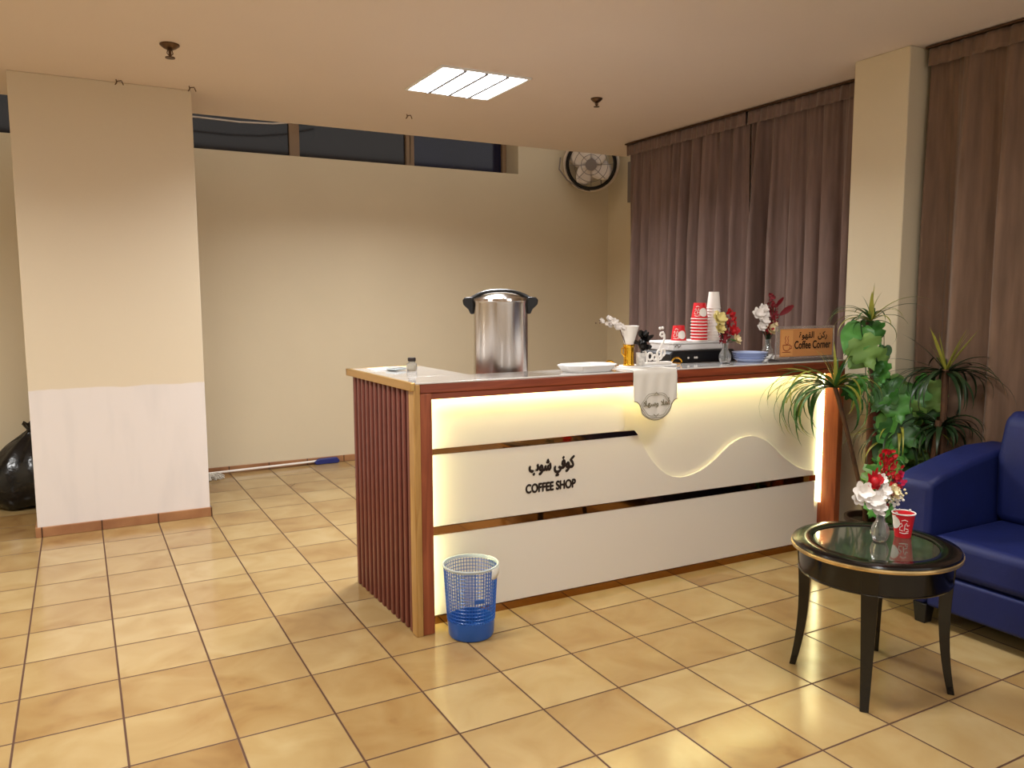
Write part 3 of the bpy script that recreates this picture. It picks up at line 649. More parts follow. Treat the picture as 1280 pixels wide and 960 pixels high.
def cup_parts(cx, cy, z0, h, rb, rt, inv, root, white_side=None, body=M_red, face=None, nested=False):
    """paper cup; inv = upside down; face = heading of the printed side"""
    def rad(z):
        q = (z-z0)/h; return (rt+(rb-rt)*q) if inv else (rb+(rt-rb)*q)
    bm = NB()
    if inv: lathe(bm, cx, cy, [(rt-.006, z0+.01), (rt, z0+.004), (rb, z0+h), (rb-.008, z0+h), (rb-.01, z0+h-.012), (0, z0+h-.012)], 32)
    else: lathe(bm, cx, cy, [(0, z0+.012), (rb-.006, z0+.012), (rb-.004, z0), (rb, z0), (rt, z0+h-.004), (rt-.006, z0+h-.004), (rb-.012, z0+.02), (0, z0+.02)], 32)
    bo = obj('cup_body', bm, body, root)
    bm = NB(); zz = z0+.006 if inv else z0+h-.006
    tube(bm, [(cx+rt*math.cos(2*PI*i/32), cy+rt*math.sin(2*PI*i/32), zz) for i in range(32)], .009, 6, True)
    obj('rolled_rim', bm, M_paper, root)
    if face is not None:
        def cp(a, z, e=.002): r = rad(z)+e; return Vector((cx+r*math.cos(a), cy+r*math.sin(a), z))
        bm = NB(); n = 20; ac = face-1.0 if white_side == 'left' else face+.55; zc = z0+h*(.62 if white_side == 'left' else .42); c = bm.verts.new(cp(ac, zc, .003))
        rr = h*.27; ring = []
        for ring_r in (.5, 1):
            ring.append([bm.verts.new(cp(ac+rr*ring_r*math.cos(2*PI*i/n)/rad(zc), zc+rr*ring_r*math.sin(2*PI*i/n), .003)) for i in range(n)])
        for i in range(n):
            bm.faces.new((c, ring[0][i], ring[0][(i+1) % n])); bm.faces.new((ring[0][i], ring[1][i], ring[1][(i+1) % n], ring[0][(i+1) % n]))
        obj('white_disc', bm, M_paper, bo)
        bm = NB(); zc = z0+h*.45; f0 = face+(.12 if white_side == 'left' else -.3)
        def st(pts, w_=.0045): tube(bm, [cp(f0+a/rad(zc), zc+b, .003) for a, b in pts], w_, 5)
        st([(-.05, .03), (-.03, .055), (-.02, .02), (-.045, -.0), (-.05, -.035), (-.015, -.04)]); st([(.0, -.04), (.005, .03), (.02, .06), (.03, .02), (.05, .03)]); st([(.01, -.01), (.04, -.02), (.05, -.045), (.02, -.05)]); st([(-.05, -.065), (0, -.072), (.05, -.065)]); st([(-.03, .08), (0, .095), (.03, .08)])
        obj('printed_motif', bm, M_paper, bo)
FC = math.atan2(-11.04+1.2, .8-9.8)   # the way towards the open room
t = thing('paper_cup', 'single red paper cup upside down on the left of the foam box', 'cup', (9.6, -.68, 3.701)); cup_parts(9.6, -.68, 3.701, .26, .095, .13, True, t, 'right', face=FC)
words = ['topmost', 'second', 'third', 'fourth', 'fifth', 'sixth', 'seventh', 'eighth', 'ninth', 'tenth', 'eleventh', 'twelfth', 'thirteenth']
n = 8
for k in range(n):      # k=0 bottom
    z = 3.701+k*.052; pos = n-1-k
    lab = 'red paper cup, '+('topmost' if pos == 0 else 'bottom one' if k == 0 else words[pos]+' from the top')+' of the tall red stack'
    t = thing('paper_cup', lab, 'cup', (10.03, -.7, z), 'red paper cups stacked on the foam box')
    cup_parts(10.03, -.7, z, .27, .10, .14, True, t, 'right', face=FC if k == n-1 else None)
n = 12
for k in range(n):
    z = 3.701+k*.049; pos = n-1-k
    lab = 'plain white paper cup, '+('topmost' if pos == 0 else 'bottom one' if k == 0 else words[pos]+' from the top')+' of the tall white stack'
    t = thing('paper_cup', lab, 'cup', (10.32, -.72, z), 'white paper cups stacked beside the red ones')
    cup_parts(10.32, -.72, z, .28, .085, .115, True, t, None, M_paper)

# pale blue plates
for k in range(4):
    z = Z0+k*.034; x, y = 10.62, -1.28; t0 = ['bottom', 'second from the bottom', 'second from the top', 'topmost'][k]
    bm = NB(); lathe(bm, x, y, [(0, z), (.19, z), (.2, z+.008), (.262+.008*k, z+.052), (.268+.008*k, z+.06), (.255+.008*k, z+.058), (.195, z+.016), (0, z+.012)], 40)
    tag(obj('plastic_plate', bm, M_lightblue), 'pale blue plastic plate, %s of the stack between the two vases' % t0, 'plate', 'pale blue plates stacked on the counter')
bm = NB(); box(bm, 11.25, 11.62, -1.22, -1.0, Z0, Z0+.06); tag(obj('napkin_stack', bm, M_paper, bevel=.01), 'small flat stack of white napkins between the right vase and the sign', 'napkins')

def vase(x, y, z0, s, name_label, spec):
    t = thing('glass_vase', name_label, 'vase', (x, y, z0), 'small glass flower vases')
    bm = NB(); pr = [(0, 0), (.06, 0), (.075, .015), (.098, .08), (.1, .12), (.085, .18), (.05, .24), (.042, .28), (.052, .33), (.056, .345), (.05, .345), (.036, .28), (.042, .24), (.075, .18), (.088, .12), (.086, .08), (.06, .03), (0, .025)]
    lathe(bm, x, y, [(r*s, z0+z*s) for r, z in pr], 48, .03, 12); obj('vase_body', bm, M_glass, t)
    return t
# middle vase: red and yellow
def bouquet(vx_, vy_, z0, label, items, stems, mats, names, seed):
    """items: list of (kind, material index, dx, dy, dz, size)"""
    per2 = []
    t = thing('flower_bunch', label, 'flowers', (vx_, vy_, z0+.1), 'flower bunches in glass vases')
    R4 = random.Random(seed); per = {}
    sb = NB()
    for kind, mi, dx, dy, dz, s in items:
        p = Vector((vx_+dx, vy_+dy, z0+dz)); bm = NB(); per2.append((mi, bm))
        tube(sb, [(vx_+dx*.05, vy_+dy*.05, z0+.06), (vx_+dx*.1, vy_+dy*.1, z0+.34), (vx_+dx*.6, vy_+dy*.6, z0+.3+(dz-.3)*.6), tuple(p)], .006, 5)
        if kind == 'bloom': bloom(bm, p, (dx*1.5, -1, .5), s, 6, s*.38, .25, 2)
        elif kind == 'rose':
            for l in range(4):
                for k in range(5):
                    a = 2*PI*(k+l*.4)/5; petal(bm, p, (math.cos(a)*.6, -.8+math.sin(a)*.6, .6), (math.cos(a), .2, math.sin(a)), s*(1-.2*l), s*.5, .5)
            ball(bm, p, s*.55, 2)
        elif kind == 'spray':      # upright spike of little petals
            h = s
            for k in range(46):
                q = R4.random(); c = p+Vector((R4.gauss(0, .035)*(1.2-q*.6), R4.gauss(0, .035), (q-.5)*h)); d = Vector((R4.uniform(-1, 1), R4.uniform(-1, .4), R4.uniform(.1, 1)))
                petal(bm, c, (d.y, -1, .3), d, .05, .022, .2)
            tube(sb, [p-Vector((0, 0, h/2)), p+Vector((0, 0, h/2))], .005, 5)
        elif kind == 'berries':
            for k in range(34): ball(bm, p+Vector((R4.gauss(0, s*.45), R4.gauss(0, s*.4), R4.gauss(0, s*.45))), R4.uniform(.012, .02), 1)
        elif kind == 'leaf':
            petal(bm, p, (0, -1, .4), (dx, -.2, dz-.5), s, s*.3, .2)
    obj('stems', sb, mats['stem'], t)
    for mi, bm in per2: obj(names[mi], bm, mats[mi], t, angle=180)
    return t
MM = {'stem': M_leafd, 'r': M_redfl, 'd': M_darkred, 'w': M_whitefl, 'c': M_cream, 'y': M_yellow, 'p': M_pink, 'g': M_leaf}
NM = {'r': 'red_flower', 'd': 'dark_red_spray', 'w': 'white_flower', 'c': 'cream_flower', 'y': 'yellow_flower', 'p': 'magenta_spray', 'g': 'leaf'}
vase(9.94, -1.42, Z0, .98, 'ribbed glass vase in front of the black appliance', 0)
bouquet(9.94, -1.42, Z0, 'red and yellow flower bunch in front of the cup stacks',
        [('spray', 'd', 0, 0, .52, .34), ('rose', 'r', .16, -.02, .52, .10), ('spray', 'r', .11, .02, .74, .22), ('bloom', 'y', -.17, -.02, .72, .13), ('bloom', 'y', -.13, 0, .56, .10), ('bloom', 'c', .17, -.05, .38, .10), ('berries', 'y', -.2, 0, .80, .05), ('spray', 'd', -.05, 0, .42, .2), ('leaf', 'g', .1, 0, .4, .1)], 0, MM, NM, 2)
vase(11.06, -1.25, Z0, 1.05, 'ribbed glass vase right of the pale blue plates', 0)
bouquet(11.06, -1.25, Z0, 'tall dark red spray with white flowers left of the orange sign',
        [('spray', 'd', .08, 0, .82, .56), ('spray', 'd', .14, .03, .72, .44), ('spray', 'd', .02, 0, .9, .4), ('bloom', 'w', -.27, -.02, .78, .12), ('bloom', 'w', -.15, -.03, .66, .11), ('bloom', 'w', -.14, 0, .86, .10), ('bloom', 'w', -.2, -.03, .56, .09), ('bloom', 'w', -.09, 0, .76, .09), ('bloom', 'c', .0, -.04, .52, .12), ('bloom', 'c', .1, -.02, .6, .08), ('leaf', 'd', .26, 0, .76, .24), ('leaf', 'g', .16, 0, .5, .16), ('spray', 'r', .0, 0, .5, .14), ('spray', 'd', -.03, 0, .62, .26), ('leaf', 'd', .16, 0, .9, .18)], 0, MM, NM, 4)

# orange sign in an acrylic holder
sO = Vector((10.98, -1.50, Z0)); sE = Vector((1.33, -.06, 0)); SW = sE.length; se = sE.normalized(); sn = Vector((se.y, -se.x, 0))
t = thing('acrylic_sign', 'orange Coffee Corner sign in a clear acrylic holder at the right end', 'sign', tuple(sO+sE*.5))
def SP(a, z, d=0): return tuple(sO+se*a+sn*d+Vector((0, -.10*0+z*.0, z)))
bm = NB(); prism(bm, [(0, .03), (SW, .03), (SW, .58), (0, .58)], lambda a, z: SP(a, z, -.02), lambda a, z: SP(a, z, .012)); obj('acrylic_plate', bm, mat('acrylic', (226, 214, 206), .08, trans=.75, ior=1.3), t, bevel=.006)
bm = NB(); prism(bm, [(0, 0), (SW, 0), (SW, .03), (0, .03)], lambda a, z: SP(a, z, -.17), lambda a, z: SP(a, z, .1)); obj('sign_foot', bm, mat('grey_foot', (90, 82, 80), .3), t, bevel=.005)
bm = NB(); prism(bm, [(.08, .07), (SW-.05, .07), (SW-.05, .535), (.08, .535)], lambda a, z: SP(a, z, .013), lambda a, z: SP(a, z, .02)); card = obj('card', bm, M_signorange, t, smooth=False)
bm = NB(); prism(bm, [(.10, .09), (.36, .09), (.36, .515), (.10, .515)], lambda a, z: SP(a, z, .0205), lambda a, z: SP(a, z, .023)); obj('picture_panel', bm, M_signtile, card, smooth=False)
bm = NB(); text_bm(bm, 'Coffee Corner', SP(.40, .20, .021), se, (0, 0, 1), .83, .13, .004, 5, sn, .004); obj('lettering', bm, M_print, card, smooth=False)
bm = NB(); text_bm(bm, '\uFE93\uFEEE\uFEEC\uFED8\uFEDF\uFE8D  \uFEE6\uFEDB\uFEAD', SP(.50, .345, .021), se, (0, 0, 1), .64, .14, .004, 5, sn, .003); obj('arabic_lettering', bm, M_print, card, smooth=False)
bm = NB()
def sv(pts, w_=.006): tube(bm, [SP(a, z, .026) for a, z in pts], w_, 5)
sv([(.14, .27), (.15, .2), (.19, .175), (.25, .175), (.29, .2), (.30, .27), (.14, .27)]); sv([(.30, .25), (.335, .25), (.33, .21), (.29, .205)]); sv([(.13, .15), (.31, .15)]); sv([(.18, .3), (.2, .34), (.18, .38), (.2, .42)]); sv([(.24, .3), (.26, .34), (.24, .38), (.26, .42)]); sv([(.2, .3), (.22, .27), (.26, .3)])
obj('cup_drawing', bm, mat('red_brown_print', (160, 74, 40), .5), card)

# ------------------------------------------------------------------ waste basket
wx, wy = 5.16, -1.86; t = thing('waste_basket', 'blue lattice plastic waste basket with pale rim standing against the counter front', 'waste basket', (wx, wy, 0))
def br(z): return .30+(.355-.30)*(z/.96)
bm = NB(); lathe(bm, wx, wy, [(0, .0), (.26, .0), (.285, .01), (.3, .04), (br(.24), .24), (br(.24)-.012, .24), (.285, .05), (0, .02)], 48); obj('solid_base', bm, M_bluepl, t)
bm = NB(); nv = 54; th = .008
for i in range(nv):
    a = 2*PI*i/nv; p0 = (wx+br(.23)*math.cos(a), wy+br(.23)*math.sin(a), .23); p1 = (wx+br(.93)*math.cos(a), wy+br(.93)*math.sin(a), .93)
    tube(bm, [p0, p1], .0048, 4)
for k in range(15):
    z = .265+k*.046; r = br(z); tube(bm, [(wx+r*math.cos(2*PI*i/60), wy+r*math.sin(2*PI*i/60), z) for i in range(60)], .0048, 4, True)
obj('lattice_wall', bm, M_bluepl, t)
bm = NB(); lathe(bm, wx, wy, [(br(.935), .935), (br(.935)+.005, .935), (.362, .955), (.375, .962), (.37, .975), (.352, .972), (br(.935)-.006, .935)], 48); obj('pale_rim', bm, M_clear, t)
bm = NB(); a0 = -PI/2-.05
for zz in (.53,):
    prism(bm, [(-.15, .53), (.22, .53), (.22, .58), (-.15, .58)], lambda a, z: (wx+(br(z)+.012)*math.cos(a0+a*1.1-.1), wy+(br(z)+.012)*math.sin(a0+a*1.1-.1), z), lambda a, z: (wx+(br(z)-.005)*math.cos(a0+a*1.1-.1), wy+(br(z)-.005)*math.sin(a0+a*1.1-.1), z))
obj('label_plate', bm, M_bluepl, t)
bm = NB(); G = []
for j in range(4):
    z = .83+.15*j/3; G.append([bm.verts.new((wx+(br(z)+(.02 if j < 3 else .005)-.0)*math.cos(a), wy+(br(z)+(.02 if j < 3 else .005))*math.sin(a), z-.02*math.sin(i*.7)*(j == 0))) for i, a in enumerate([-1.2+1.6*q/16 for q in range(17)])])
for A, B in zip(G, G[1:]):
    for i in range(16): bm.faces.new((A[i], A[i+1], B[i+1], B[i]))
obj('liner_edge', bm, mat('thin_white_liner', (226, 226, 222), .4), t, solid=.006, angle=180)

# ------------------------------------------------------------------ round side table
qx, qy = 8.69, -5.22; TR = .905; ZP = 1.625
t = thing('side_table', 'round black lacquer side table with gold edge and dark glass inset', 'table', (qx, qy, 0))
bm = NB(); lathe(bm, qx, qy, [(.66, ZP-.06), (.665, ZP), (.69, ZP+.012), (.84, ZP+.012), (.885, ZP), (.895, ZP-.02), (.85, ZP-.06), (.66, ZP-.06)], 72); obj('top_ring', bm, M_blacklac, t)
bm = NB(); lathe(bm, qx, qy, [(.84, ZP-.075), (.885, ZP-.075), (TR, ZP-.066), (TR+.004, ZP-.048), (TR, ZP-.03), (.885, ZP-.022), (.84, ZP-.075)], 72); obj('gold_edge', bm, mat('worn_gold', (214, 184, 128), .25, metal=.8, noise=.3, nscale=12), t)
bm = NB(); lathe(bm, qx, qy, [(0, ZP-.05), (.655, ZP-.05), (.66, ZP-.004), (0, ZP-.004)], 72); obj('glass_inset', bm, M_tglass, t)
bm = NB(); lathe(bm, qx, qy, [(.80, ZP-.085), (.815, ZP-.09), (.81, ZP-.335), (.82, ZP-.345), (.81, ZP-.36), (.76, ZP-.36), (.76, ZP-.085), (.8, ZP-.085)], 72); obj('apron', bm, M_blacklac, t)
for a in (124, 214.6, 305, 32.6):
    a = math.radians(a); d = Vector((math.cos(a), math.sin(a), 0)); s = Vector((-d.y, d.x, 0)); bm = NB(); R_ = []
    for i in range(13):
        q = i/12; z = (ZP-.09)*(1-q); w_ = .095*(1-q)+.045*q; rr = .755+.012*math.sin(q*PI)*-2+.09*q**3
        c = Vector((qx, qy, z))+d*rr
        R_.append([bm.verts.new(c+d*w_*.8*e+s*w_*f) for e, f in ((1, 1), (1, -1), (-1, -1), (-1, 1))])
    bm.faces.new(R_[0]); bm.faces.new(R_[-1][::-1])
    for A, B in zip(R_, R_[1:]):
        for i in range(4): bm.faces.new((A[i], A[(i+1) % 4], B[(i+1) % 4], B[i]))
    obj('leg', bm, M_blacklac, t, bevel=.008)
vase(8.80, -5.2, ZP-.003, 1.0, 'ribbed glass vase on the round black table', 0)
bouquet(8.80, -5.2, ZP-.003, 'red, white and cream flower bunch on the round black table',
        [('rose', 'r', -.21, -.05, .73, .115), ('bloom', 'w', -.37, -.02, .62, .13), ('bloom', 'w', -.27, -.06, .52, .13), ('bloom', 'w', -.06, -.04, .60, .11), ('bloom', 'w', -.16, -.05, .43, .12), ('bloom', 'w', -.05, 0, .72, .09), ('bloom', 'w', -.38, .02, .54, .09), ('bloom', 'w', -.14, -.06, .56, .10), ('berries', 'c', .12, -.04, .53, .13), ('bloom', 'c', .09, -.05, .58, .11), ('spray', 'r', .13, .03, .84, .42), ('spray', 'r', .05, .02, .88, .30), ('spray', 'r', .19, .0, .72, .34), ('spray', 'p', .27, 0, .68, .16), ('spray', 'd', .05, 0, .5, .28), ('berries', 'w', .2, -.03, .45, .12), ('leaf', 'g', -.05, 0, .45, .12)], 0, MM, NM, 11)
t = thing('paper_cup', 'red paper cup with white disc standing on the round black table', 'cup', (9.2, -5.21, ZP-.003)); cup_parts(9.2, -5.21, ZP-.003, .29, .088, .125, False, t, 'left', face=math.atan2(-5.8, -8.4))

# ------------------------------------------------------------------ sofa
t = thing('blue_sofa', 'navy blue velvet sofa with broad sloping arm at the right edge', 'sofa', (11.8, -7, 0))
SY1 = -4.0; SY0 = -10.6; XF = 10.66
def arm(y0, y1):
    bm = NB(); prism(bm, [(XF, .27), (12.95, .27), (12.95, 2.25), (12.2, 2.25), (11.6, 2.16), (11.0, 2.04), (XF+.05, 1.95), (XF, 1.9)], lambda x, z: (x, y0, z), lambda x, z: (x, y1, z)); return obj('arm', bm, M_blue, t, bevel=.07, seg=4)
arm(SY1-.56, SY1); arm(SY0, SY0+.56)
bm = NB(); box(bm, XF+.02, 12.9, SY0+.57, SY1-.57, .27, .74); obj('seat_base', bm, M_blue, t, bevel=.04, seg=3)
mid = (SY0+SY1)/2
for y0, y1 in ((mid+.01, SY1-.575), (SY0+.575, mid-.01)):
    bm = NB(); box(bm, XF+.0, 12.3, y0, y1, .75, 1.27); obj('seat_cushion', bm, M_blue, t, bevel=.12, seg=5)
    bm = NB()
    prism(bm, [(12.1, 1.25), (12.06, 2.2), (12.2, 2.74), (12.36, 2.82), (12.7, 2.8), (12.95, 2.6), (12.95, 1.25)], lambda x, z: (x, y0, z), lambda x, z: (x, y1, z)); obj('back_cushion', bm, M_blue, t, bevel=.13, seg=6)
for x in (XF+.12, 12.7):
    for y in (SY1-.48, SY0+.48):
        bm = NB(); prism(bm, [(-.1, -.1), (.1, -.1), (.1, .1), (-.1, .1)], lambda a, b: (x+a*.75, y+b*.75, 0), lambda a, b: (x+a, y+b, .28)); obj('foot', bm, M_black, t, bevel=.01)

# ------------------------------------------------------------------ plants
def strap(bm, p, az, el, L, wd, droop, mi=0, n=12, twist=0):
    p = Vector(p); st = L/n; G = []; a = el
    for i in range(n+1):
        q = i/n; d = Vector((math.cos(az)*math.cos(a), math.sin(az)*math.cos(a), math.sin(a))); s = Vector((-math.sin(az+twist*q), math.cos(az+twist*q), 0)); nn = s.cross(d)
        w_ = wd*min(1, .35+q*4)*max(0.02, (1-q**2.2))
        G.append([bm.verts.new(p+s*w_+nn*-.3*w_), bm.verts.new(p), bm.verts.new(p-s*w_+nn*-.3*w_)])
        p = p+d*st; a -= droop/n*(.5+1.2*q)
    for A, B in zip(G, G[1:]):
        for j in range(2): f = bm.faces.new((A[j], A[j+1], B[j+1], B[j])); f.material_index = mi
def crown(name, parent, c, specs, mats):
    bm = NB()
    for az, el, L, wd, dr, mi in specs: strap(bm, c, az, el, L, wd, dr, mi)
    return obj(name, bm, mats, parent, angle=180)
def heart(bm, c, face, updir, s, mi=0, lobes=True):
    """broad lobed ivy-like leaf; c stem end, face normal, updir where the tip points"""
    f = Vector(face).normalized(); u_ = Vector(updir).normalized(); u_ = (u_-f*u_.dot(f)).normalized(); x = u_.cross(f); c = Vector(c)
    if lobes: out = [(.0, .03), (-.13, .16), (-.10, .33), (.06, .40), (.12, .56), (.30, .52), (.36, .36), (.50, .46), (.66, .38), (.66, .20), (.84, .15), (1.0, .0)]
    else: out = [(.0, .03), (-.10, .16), (-.07, .32), (.08, .43), (.24, .47), (.4, .46), (.54, .40), (.66, .32), (.77, .22), (.87, .13), (.95, .05), (1.0, .0)]
    qs = [0, .03, .08, .16, .26, .36, .46, .56, .66, .76, .88, 1.0]
    cup = R5.uniform(-.12, .16)
    mid = [bm.verts.new(c+u_*s*q-f*s*(.12*math.sin(q*PI)-.1*q*q)) for q in qs]
    for sg in (-1, 1):
        ed = [bm.verts.new(c+u_*s*q+x*sg*s*w_+f*s*(cup*w_+.035*math.sin(q*17))-f*s*.08*q) for q, w_ in out]
        im = [bm.verts.new((Vector(a.co)*.45+Vector(b.co)*.55)+f*s*.035) for a, b in zip(mid, ed)]
        for a, b in ((mid, im), (im, ed)):
            for i in range(11):
                if i == 10 and b is ed: continue
                fc = bm.faces.new((a[i], a[i+1], b[i+1], b[i])); fc.material_index = mi
TOCAM = Vector((.8-12.2, -11.04+2.4, 2.0)).normalized()
CR = Vector((math.cos(.86), -math.sin(.86), 0))    # sideways across the plant as seen from the room
azL = math.atan2(-CR.y, -CR.x); azR = math.atan2(CR.y, CR.x); azF = math.atan2(-.6, -.8)
px_, py_ = 12.2, -2.55
t = thing('potted_plant', 'tall leafy artificial plant with arching striped fronds beside the counter end', 'plant', (px_, py_, 0))
bm = NB(); lathe(bm, px_, py_, [(0, 0), (.3, 0), (.32, .03), (.4, .72), (.43, .74), (.43, .8), (.38, .8), (.37, .7), (0, .7)], 36); obj('pot', bm, M_pot, t)
bm = NB(); lathe(bm, px_, py_, [(0, .72), (.3, .72), (.37, .705)], 24); obj('soil', bm, M_soil, t)
h1 = Vector((12.05, -2.42, 4.02)); h2 = Vector((11.42, -2.36, 2.98)); h3 = Vector((12.62, -2.62, 2.1)); base = Vector((px_, py_, .7))
for a, b, c, r in ((base, Vector((12.3, -2.5, 2.3)), h1, .03), (base+Vector((-.1, 0, 0)), Vector((11.75, -2.5, 1.9)), h2, .035), (base+Vector((.12, -.05, 0)), Vector((12.5, -2.6, 1.4)), h3, .035)):
    bm = NB(); tube(bm, [a.lerp(b, q)*(1-q)+b.lerp(c, q)*q for q in [i/12 for i in range(13)]], r, 8); obj('stem', bm, M_stem, t)
bm = NB(); tube(bm, [(12.22, -2.5, .7), (12.24, -2.48, 1.8), (12.26, -2.46, 2.8)], lambda q: .11, 12); obj('moss_pole', bm, M_pole, t)
R5 = random.Random(3)
def rndcrown(n, Lr, wd, el=(0.0, 1.2), dr=(1.6, 2.8), az=(-PI, PI), ymix=.4):
    out = []
    for k in range(n):
        out.append((R5.uniform(*az), R5.uniform(*el), R5.uniform(*Lr), wd*R5.uniform(.8, 1.2), R5.uniform(*dr), 1 if R5.random() < ymix else 0))
    return out
sp1 = [(azR+.1, .9, 1.05, .034, 1.5, 1), (azR-.2, .75, .95, .03, 1.4, 0), (azR, 1.1, .65, .03, 2.8, 1), (azR+.4, .5, .7, .03, 1.6, 0), (azL, .7, .9, .032, 2.5, 1), (azL+.3, .9, .85, .032, 2.6, 0), (azL-.3, .5, .8, .03, 2.4, 1), (azL+.5, .4, .75, .03, 2.2, 1), (azL+.1, 1.0, .9, .03, 3.0, 0), (azL-.1, .3, .7, .03, 1.8, 0), (azF, 1.45, .5, .045, .4, 1), (azF+.5, 1.5, .62, .015, .1, 1), (azR, 1.45, .5, .045, .5, 1), (azL, 1.4, .45, .04, .5, 0)]+rndcrown(14, (.4, .7), .03, (.1, 1.2), (1.8, 2.8))
crown('top_crown', t, h1+Vector((-.05, -.1, .02)), sp1, [M_leaf, M_leafy])
sp2 = []
for k in range(34): sp2.append((azL+R5.uniform(-1.2, 1.0), R5.uniform(-.1, .85), R5.uniform(1.1, 1.8), .034*R5.uniform(.8, 1.2), R5.uniform(2.4, 3.3), 1 if R5.random() < .25 else 0))
for k in range(20): sp2.append((azR+R5.uniform(-1.4, 1.2), R5.uniform(.0, 1.0), R5.uniform(.9, 1.4), .034, R5.uniform(2.5, 3.4), 1 if R5.random() < .2 else 0))
sp2 += [(azL+.1, .65, 1.25, .04, 1.4, 1), (azL-.1, .6, 1.35, .036, 1.5, 1), (azL+.3, .5, 1.1, .032, 1.4, 1)]
for k in range(10): sp2.append((R5.uniform(-PI, PI), R5.uniform(1.1, 1.5), R5.uniform(.5, .8), .036, R5.uniform(.1, .5), 1 if k % 2 else 0))
crown('left_crown', t, h2, sp2, [M_leaf, M_leafy])
sp3 = rndcrown(40, (.7, 1.2), .034, (.0, 1.0), (1.8, 3.0), ymix=.4)+[(azR+.1, .5, 1.0, .03, 1.5, 1), (azR-.2, .45, 1.1, .028, 1.6, 1), (azL, .5, .9, .03, 1.8, 1), (azF, .7, .9, .036, 2.6, 1)]
crown('lower_crown', t, h3+Vector((-.1, -.12, .0)), sp3, [M_leafd, M_leafy])
# broad vine leaves
bm = NB()
vine = [(11.90, -2.45, 3.80, .60), (11.80, -2.5, 3.60, .58), (12.05, -2.5, 3.85, .45), (12.2, -2.45, 3.86, .42), (11.95, -2.52, 3.45, .5), (12.2, -2.5, 3.4, .42), (12.3, -2.5, 3.2, .46), (12.22, -2.52, 3.3, .3), (12.38, -2.5, 3.05, .34), (11.72, -2.5, 2.98, .48), (11.62, -2.45, 2.92, .36)]
for k in range(36):
    q = R5.random(); vine.append((12.55+R5.uniform(-.42, .5), -2.78+R5.uniform(-.15, .15), 3.0-1.3*q+R5.uniform(-.05, .05), R5.uniform(.42, .66)))
for k in range(22):
    vine.append((12.15+R5.uniform(-.42, .45), -2.85+R5.uniform(-.12, .12), R5.uniform(.85, 1.9), R5.uniform(.34, .5)))
for k, (x, y, z, s) in enumerate(vine):
    heart(bm, (x, y, z+s*.25), TOCAM+Vector((R5.uniform(-.7, .7), R5.uniform(-.7, .7), R5.uniform(-.4, .9))), CR*R5.uniform(-1.1, 1.1)+Vector((0, 0, -1)), s*R5.uniform(.8, 1.0), R5.choice((0, 0, 1, 2)), k % 4 != 0)
obj('broad_leaves', bm, [M_vine, M_leaf, M_vine2], t, angle=180)
bm = NB(); tube(bm, [(12.05, -2.45, 4.0), (12.18, -2.46, 3.6), (12.3, -2.5, 3.2), (12.5, -2.6, 2.9), (12.7, -2.7, 2.4), (12.5, -2.8, 1.8), (12.2, -2.8, 1.2), (px_, py_, .72)], .012, 6); tube(bm, [(12.2, -2.44, 4.0), (12.42, -2.46, 3.8), (12.44, -2.46, 3.55)], .006, 5); tube(bm, [(11.85, -2.45, 4.0), (12.0, -2.46, 3.4), (12.0, -2.47, 3.05), (11.9, -2.5, 2.6)], .008, 5); obj('vine_stem', bm, M_leafd, t)
bm = NB()
for x, z, s in ((12.44, 3.62, .24), (12.3, 3.86, .14), (12.46, 3.5, .16)): heart(bm, (x, -2.47, z), TOCAM, (0, 0, -1), s, 0, False)
obj('small_hanging_leaves', bm, M_leaf, t, angle=180)

qx2, qy2 = 12.62, -3.42
t = thing('potted_plant', 'dark dracaena-like plant with yellow centre between column and sofa', 'plant', (qx2, qy2, 0))
bm = NB(); lathe(bm, qx2, qy2, [(0, 0), (.26, 0), (.28, .03), (.34, .62), (.36, .64), (.36, .7), (.32, .7), (.31, .62), (0, .6)], 36); obj('pot', bm, M_pot, t)
bm = NB(); tube(bm, [(qx2, qy2, .6), (qx2+.03, qy2, 1.8), (qx2, qy2, 3.3)], .05, 8); tube(bm, [(qx2-.1, qy2, .6), (qx2-.13, qy2+.05, 1.6), (qx2-.1, qy2, 2.5)], .05, 8); obj('stem', bm, M_stem, t)
hc = Vector((qx2, qy2, 3.25)); s4 = []
for k in range(34): s4.append((R5.uniform(-PI, PI), R5.uniform(-.2, .9), R5.uniform(.8, 1.15), .035, R5.uniform(1.6, 2.9), 0))
s4 += [(azL, .45, 1.15, .02, .9, 0), (azL+.15, .2, 1.15, .02, .9, 0), (azL-.1, .0, 1.0, .02, .9, 0), (azL+.3, .9, .95, .025, .5, 0), (azR, .25, 1.1, .035, 1.8, 0), (azR-.1, .15, 1.25, .04, 1.7, 0), (azR+.15, .35, 1.3, .035, 2.0, 0), (azR+.2, .05, 1.0, .035, 1.5, 0)]
for k in range(14):
    a = azL if k % 2 else azR; s4.append((a+R5.uniform(-.9, .9), R5.uniform(1.0, 1.5), R5.uniform(.5, .85), .026, R5.uniform(.0, .25), 1))
crown('leaf_crown', t, hc, s4, [M_leafd, M_leafy])
s5 = []
for k in range(30): s5.append((R5.uniform(-PI, PI), R5.uniform(-.2, .9), R5.uniform(.5, .9), .045, R5.uniform(1.8, 3.0), 0))
crown('lower_leaf_crown', t, Vector((qx2-.05, qy2, 2.4)), s5, [M_leafd, M_leafy])

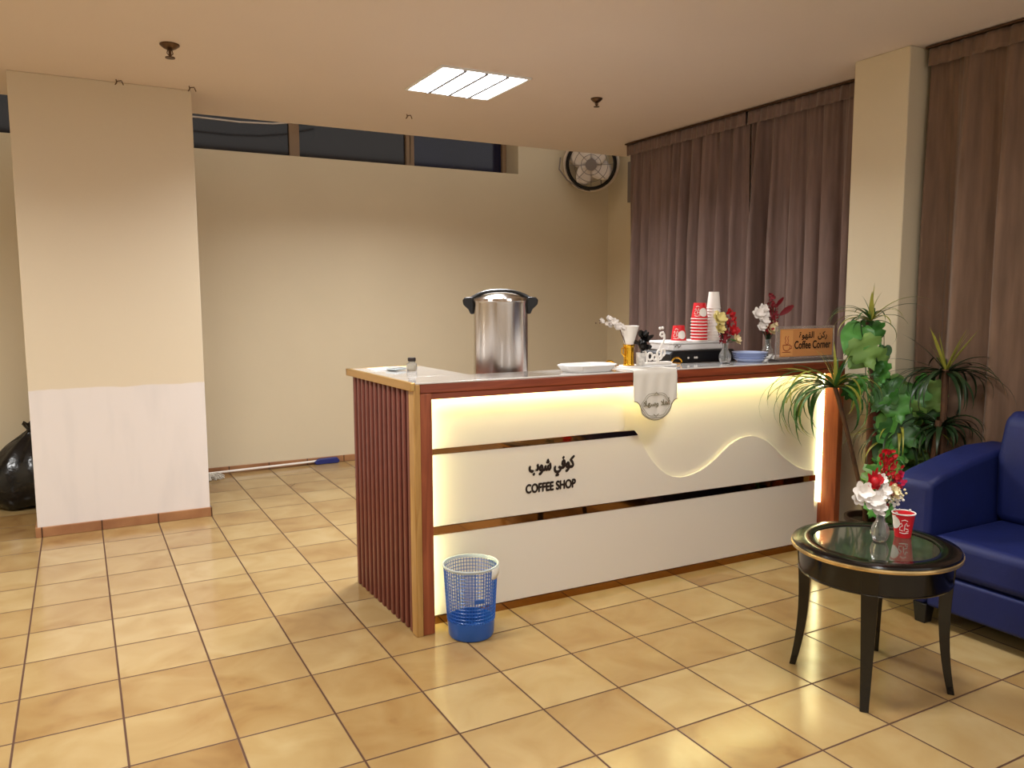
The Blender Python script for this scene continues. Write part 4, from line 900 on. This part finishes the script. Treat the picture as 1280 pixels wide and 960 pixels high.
# ------------------------------------------------------------------ bits along the back wall
t = thing('floor_broom', 'broom with white pole and blue head lying along the back skirting', 'broom', (5, YB-.14, 0))
bm = NB(); tube(bm, [(2.2, YB-.42, .10), (6.25, YB-.1, .09)], .028, 8); obj('pole', bm, M_paper, t)
bm = NB(); prism(bm, [(6.2, .0), (6.8, .0), (6.85, .06), (6.78, .15), (6.3, .15), (6.15, .08)], lambda x, z: (x, YB-.18, z), lambda x, z: (x, YB-.045, z)); obj('broom_head', bm, mat('dark_blue_plastic', (36, 44, 110), .5), t, bevel=.02)
bm = NB(); R6 = random.Random(4)
for k in range(60):
    a = R6.uniform(-2.6, .6); c = Vector((3.2+R6.uniform(-.25, .3), 9.45+R6.uniform(-.12, .12), .05)); pts = []
    for i in range(6): pts.append(c+Vector((.09*i*math.cos(a)*.7+R6.uniform(-.02, .02), .05*i*math.sin(a)+R6.uniform(-.02, .02), .05*math.sin(i*.8)+R6.uniform(0, .05))))
    tube(bm, pts, .018, 5)
tag(obj('mop_head', bm, M_mop), 'fluffy grey-white mop head on the floor right of the left column', 'mop', kind=None)
# black rubbish bag behind the column at the left edge
t = thing('rubbish_bag', 'full black plastic rubbish bag on the floor at the left edge', 'rubbish bag', (-.2, 8.98, 0))
bm = NB(); R7 = random.Random(9); seg = 40; G = []
prof = [(.55, 0), (.85, .06), (1.0, .3), (1.0, .6), (.85, .95), (.55, 1.3), (.25, 1.5), (.12, 1.62), (.22, 1.78)]
for j, (r, z) in enumerate(prof):
    G.append([bm.verts.new((-.15+r*(1+.06*math.sin(5*a+j*.7)+.04*math.sin(11*a-j))*math.cos(a), 8.98+.85*r*(1+.06*math.sin(5*a+j*.7)+.05*math.sin(9*a+j))*math.sin(a), max(0, z+.03*math.sin(7*a+j)*(j > 0)))) for a in [2*PI*i/seg for i in range(seg)]])
for A, B in zip(G, G[1:]):
    for i in range(seg): bm.faces.new((A[i], A[(i+1) % seg], B[(i+1) % seg], B[i]))
bm.faces.new(G[0][::-1])
obj('bag_body', bm, M_bag, t, angle=180)
bm = NB(); tube(bm, [(-.15+.13*math.cos(2*PI*i/16), 8.98+.13*math.sin(2*PI*i/16), 1.62) for i in range(16)], .03, 6, True); obj('knot', bm, M_bag, t)
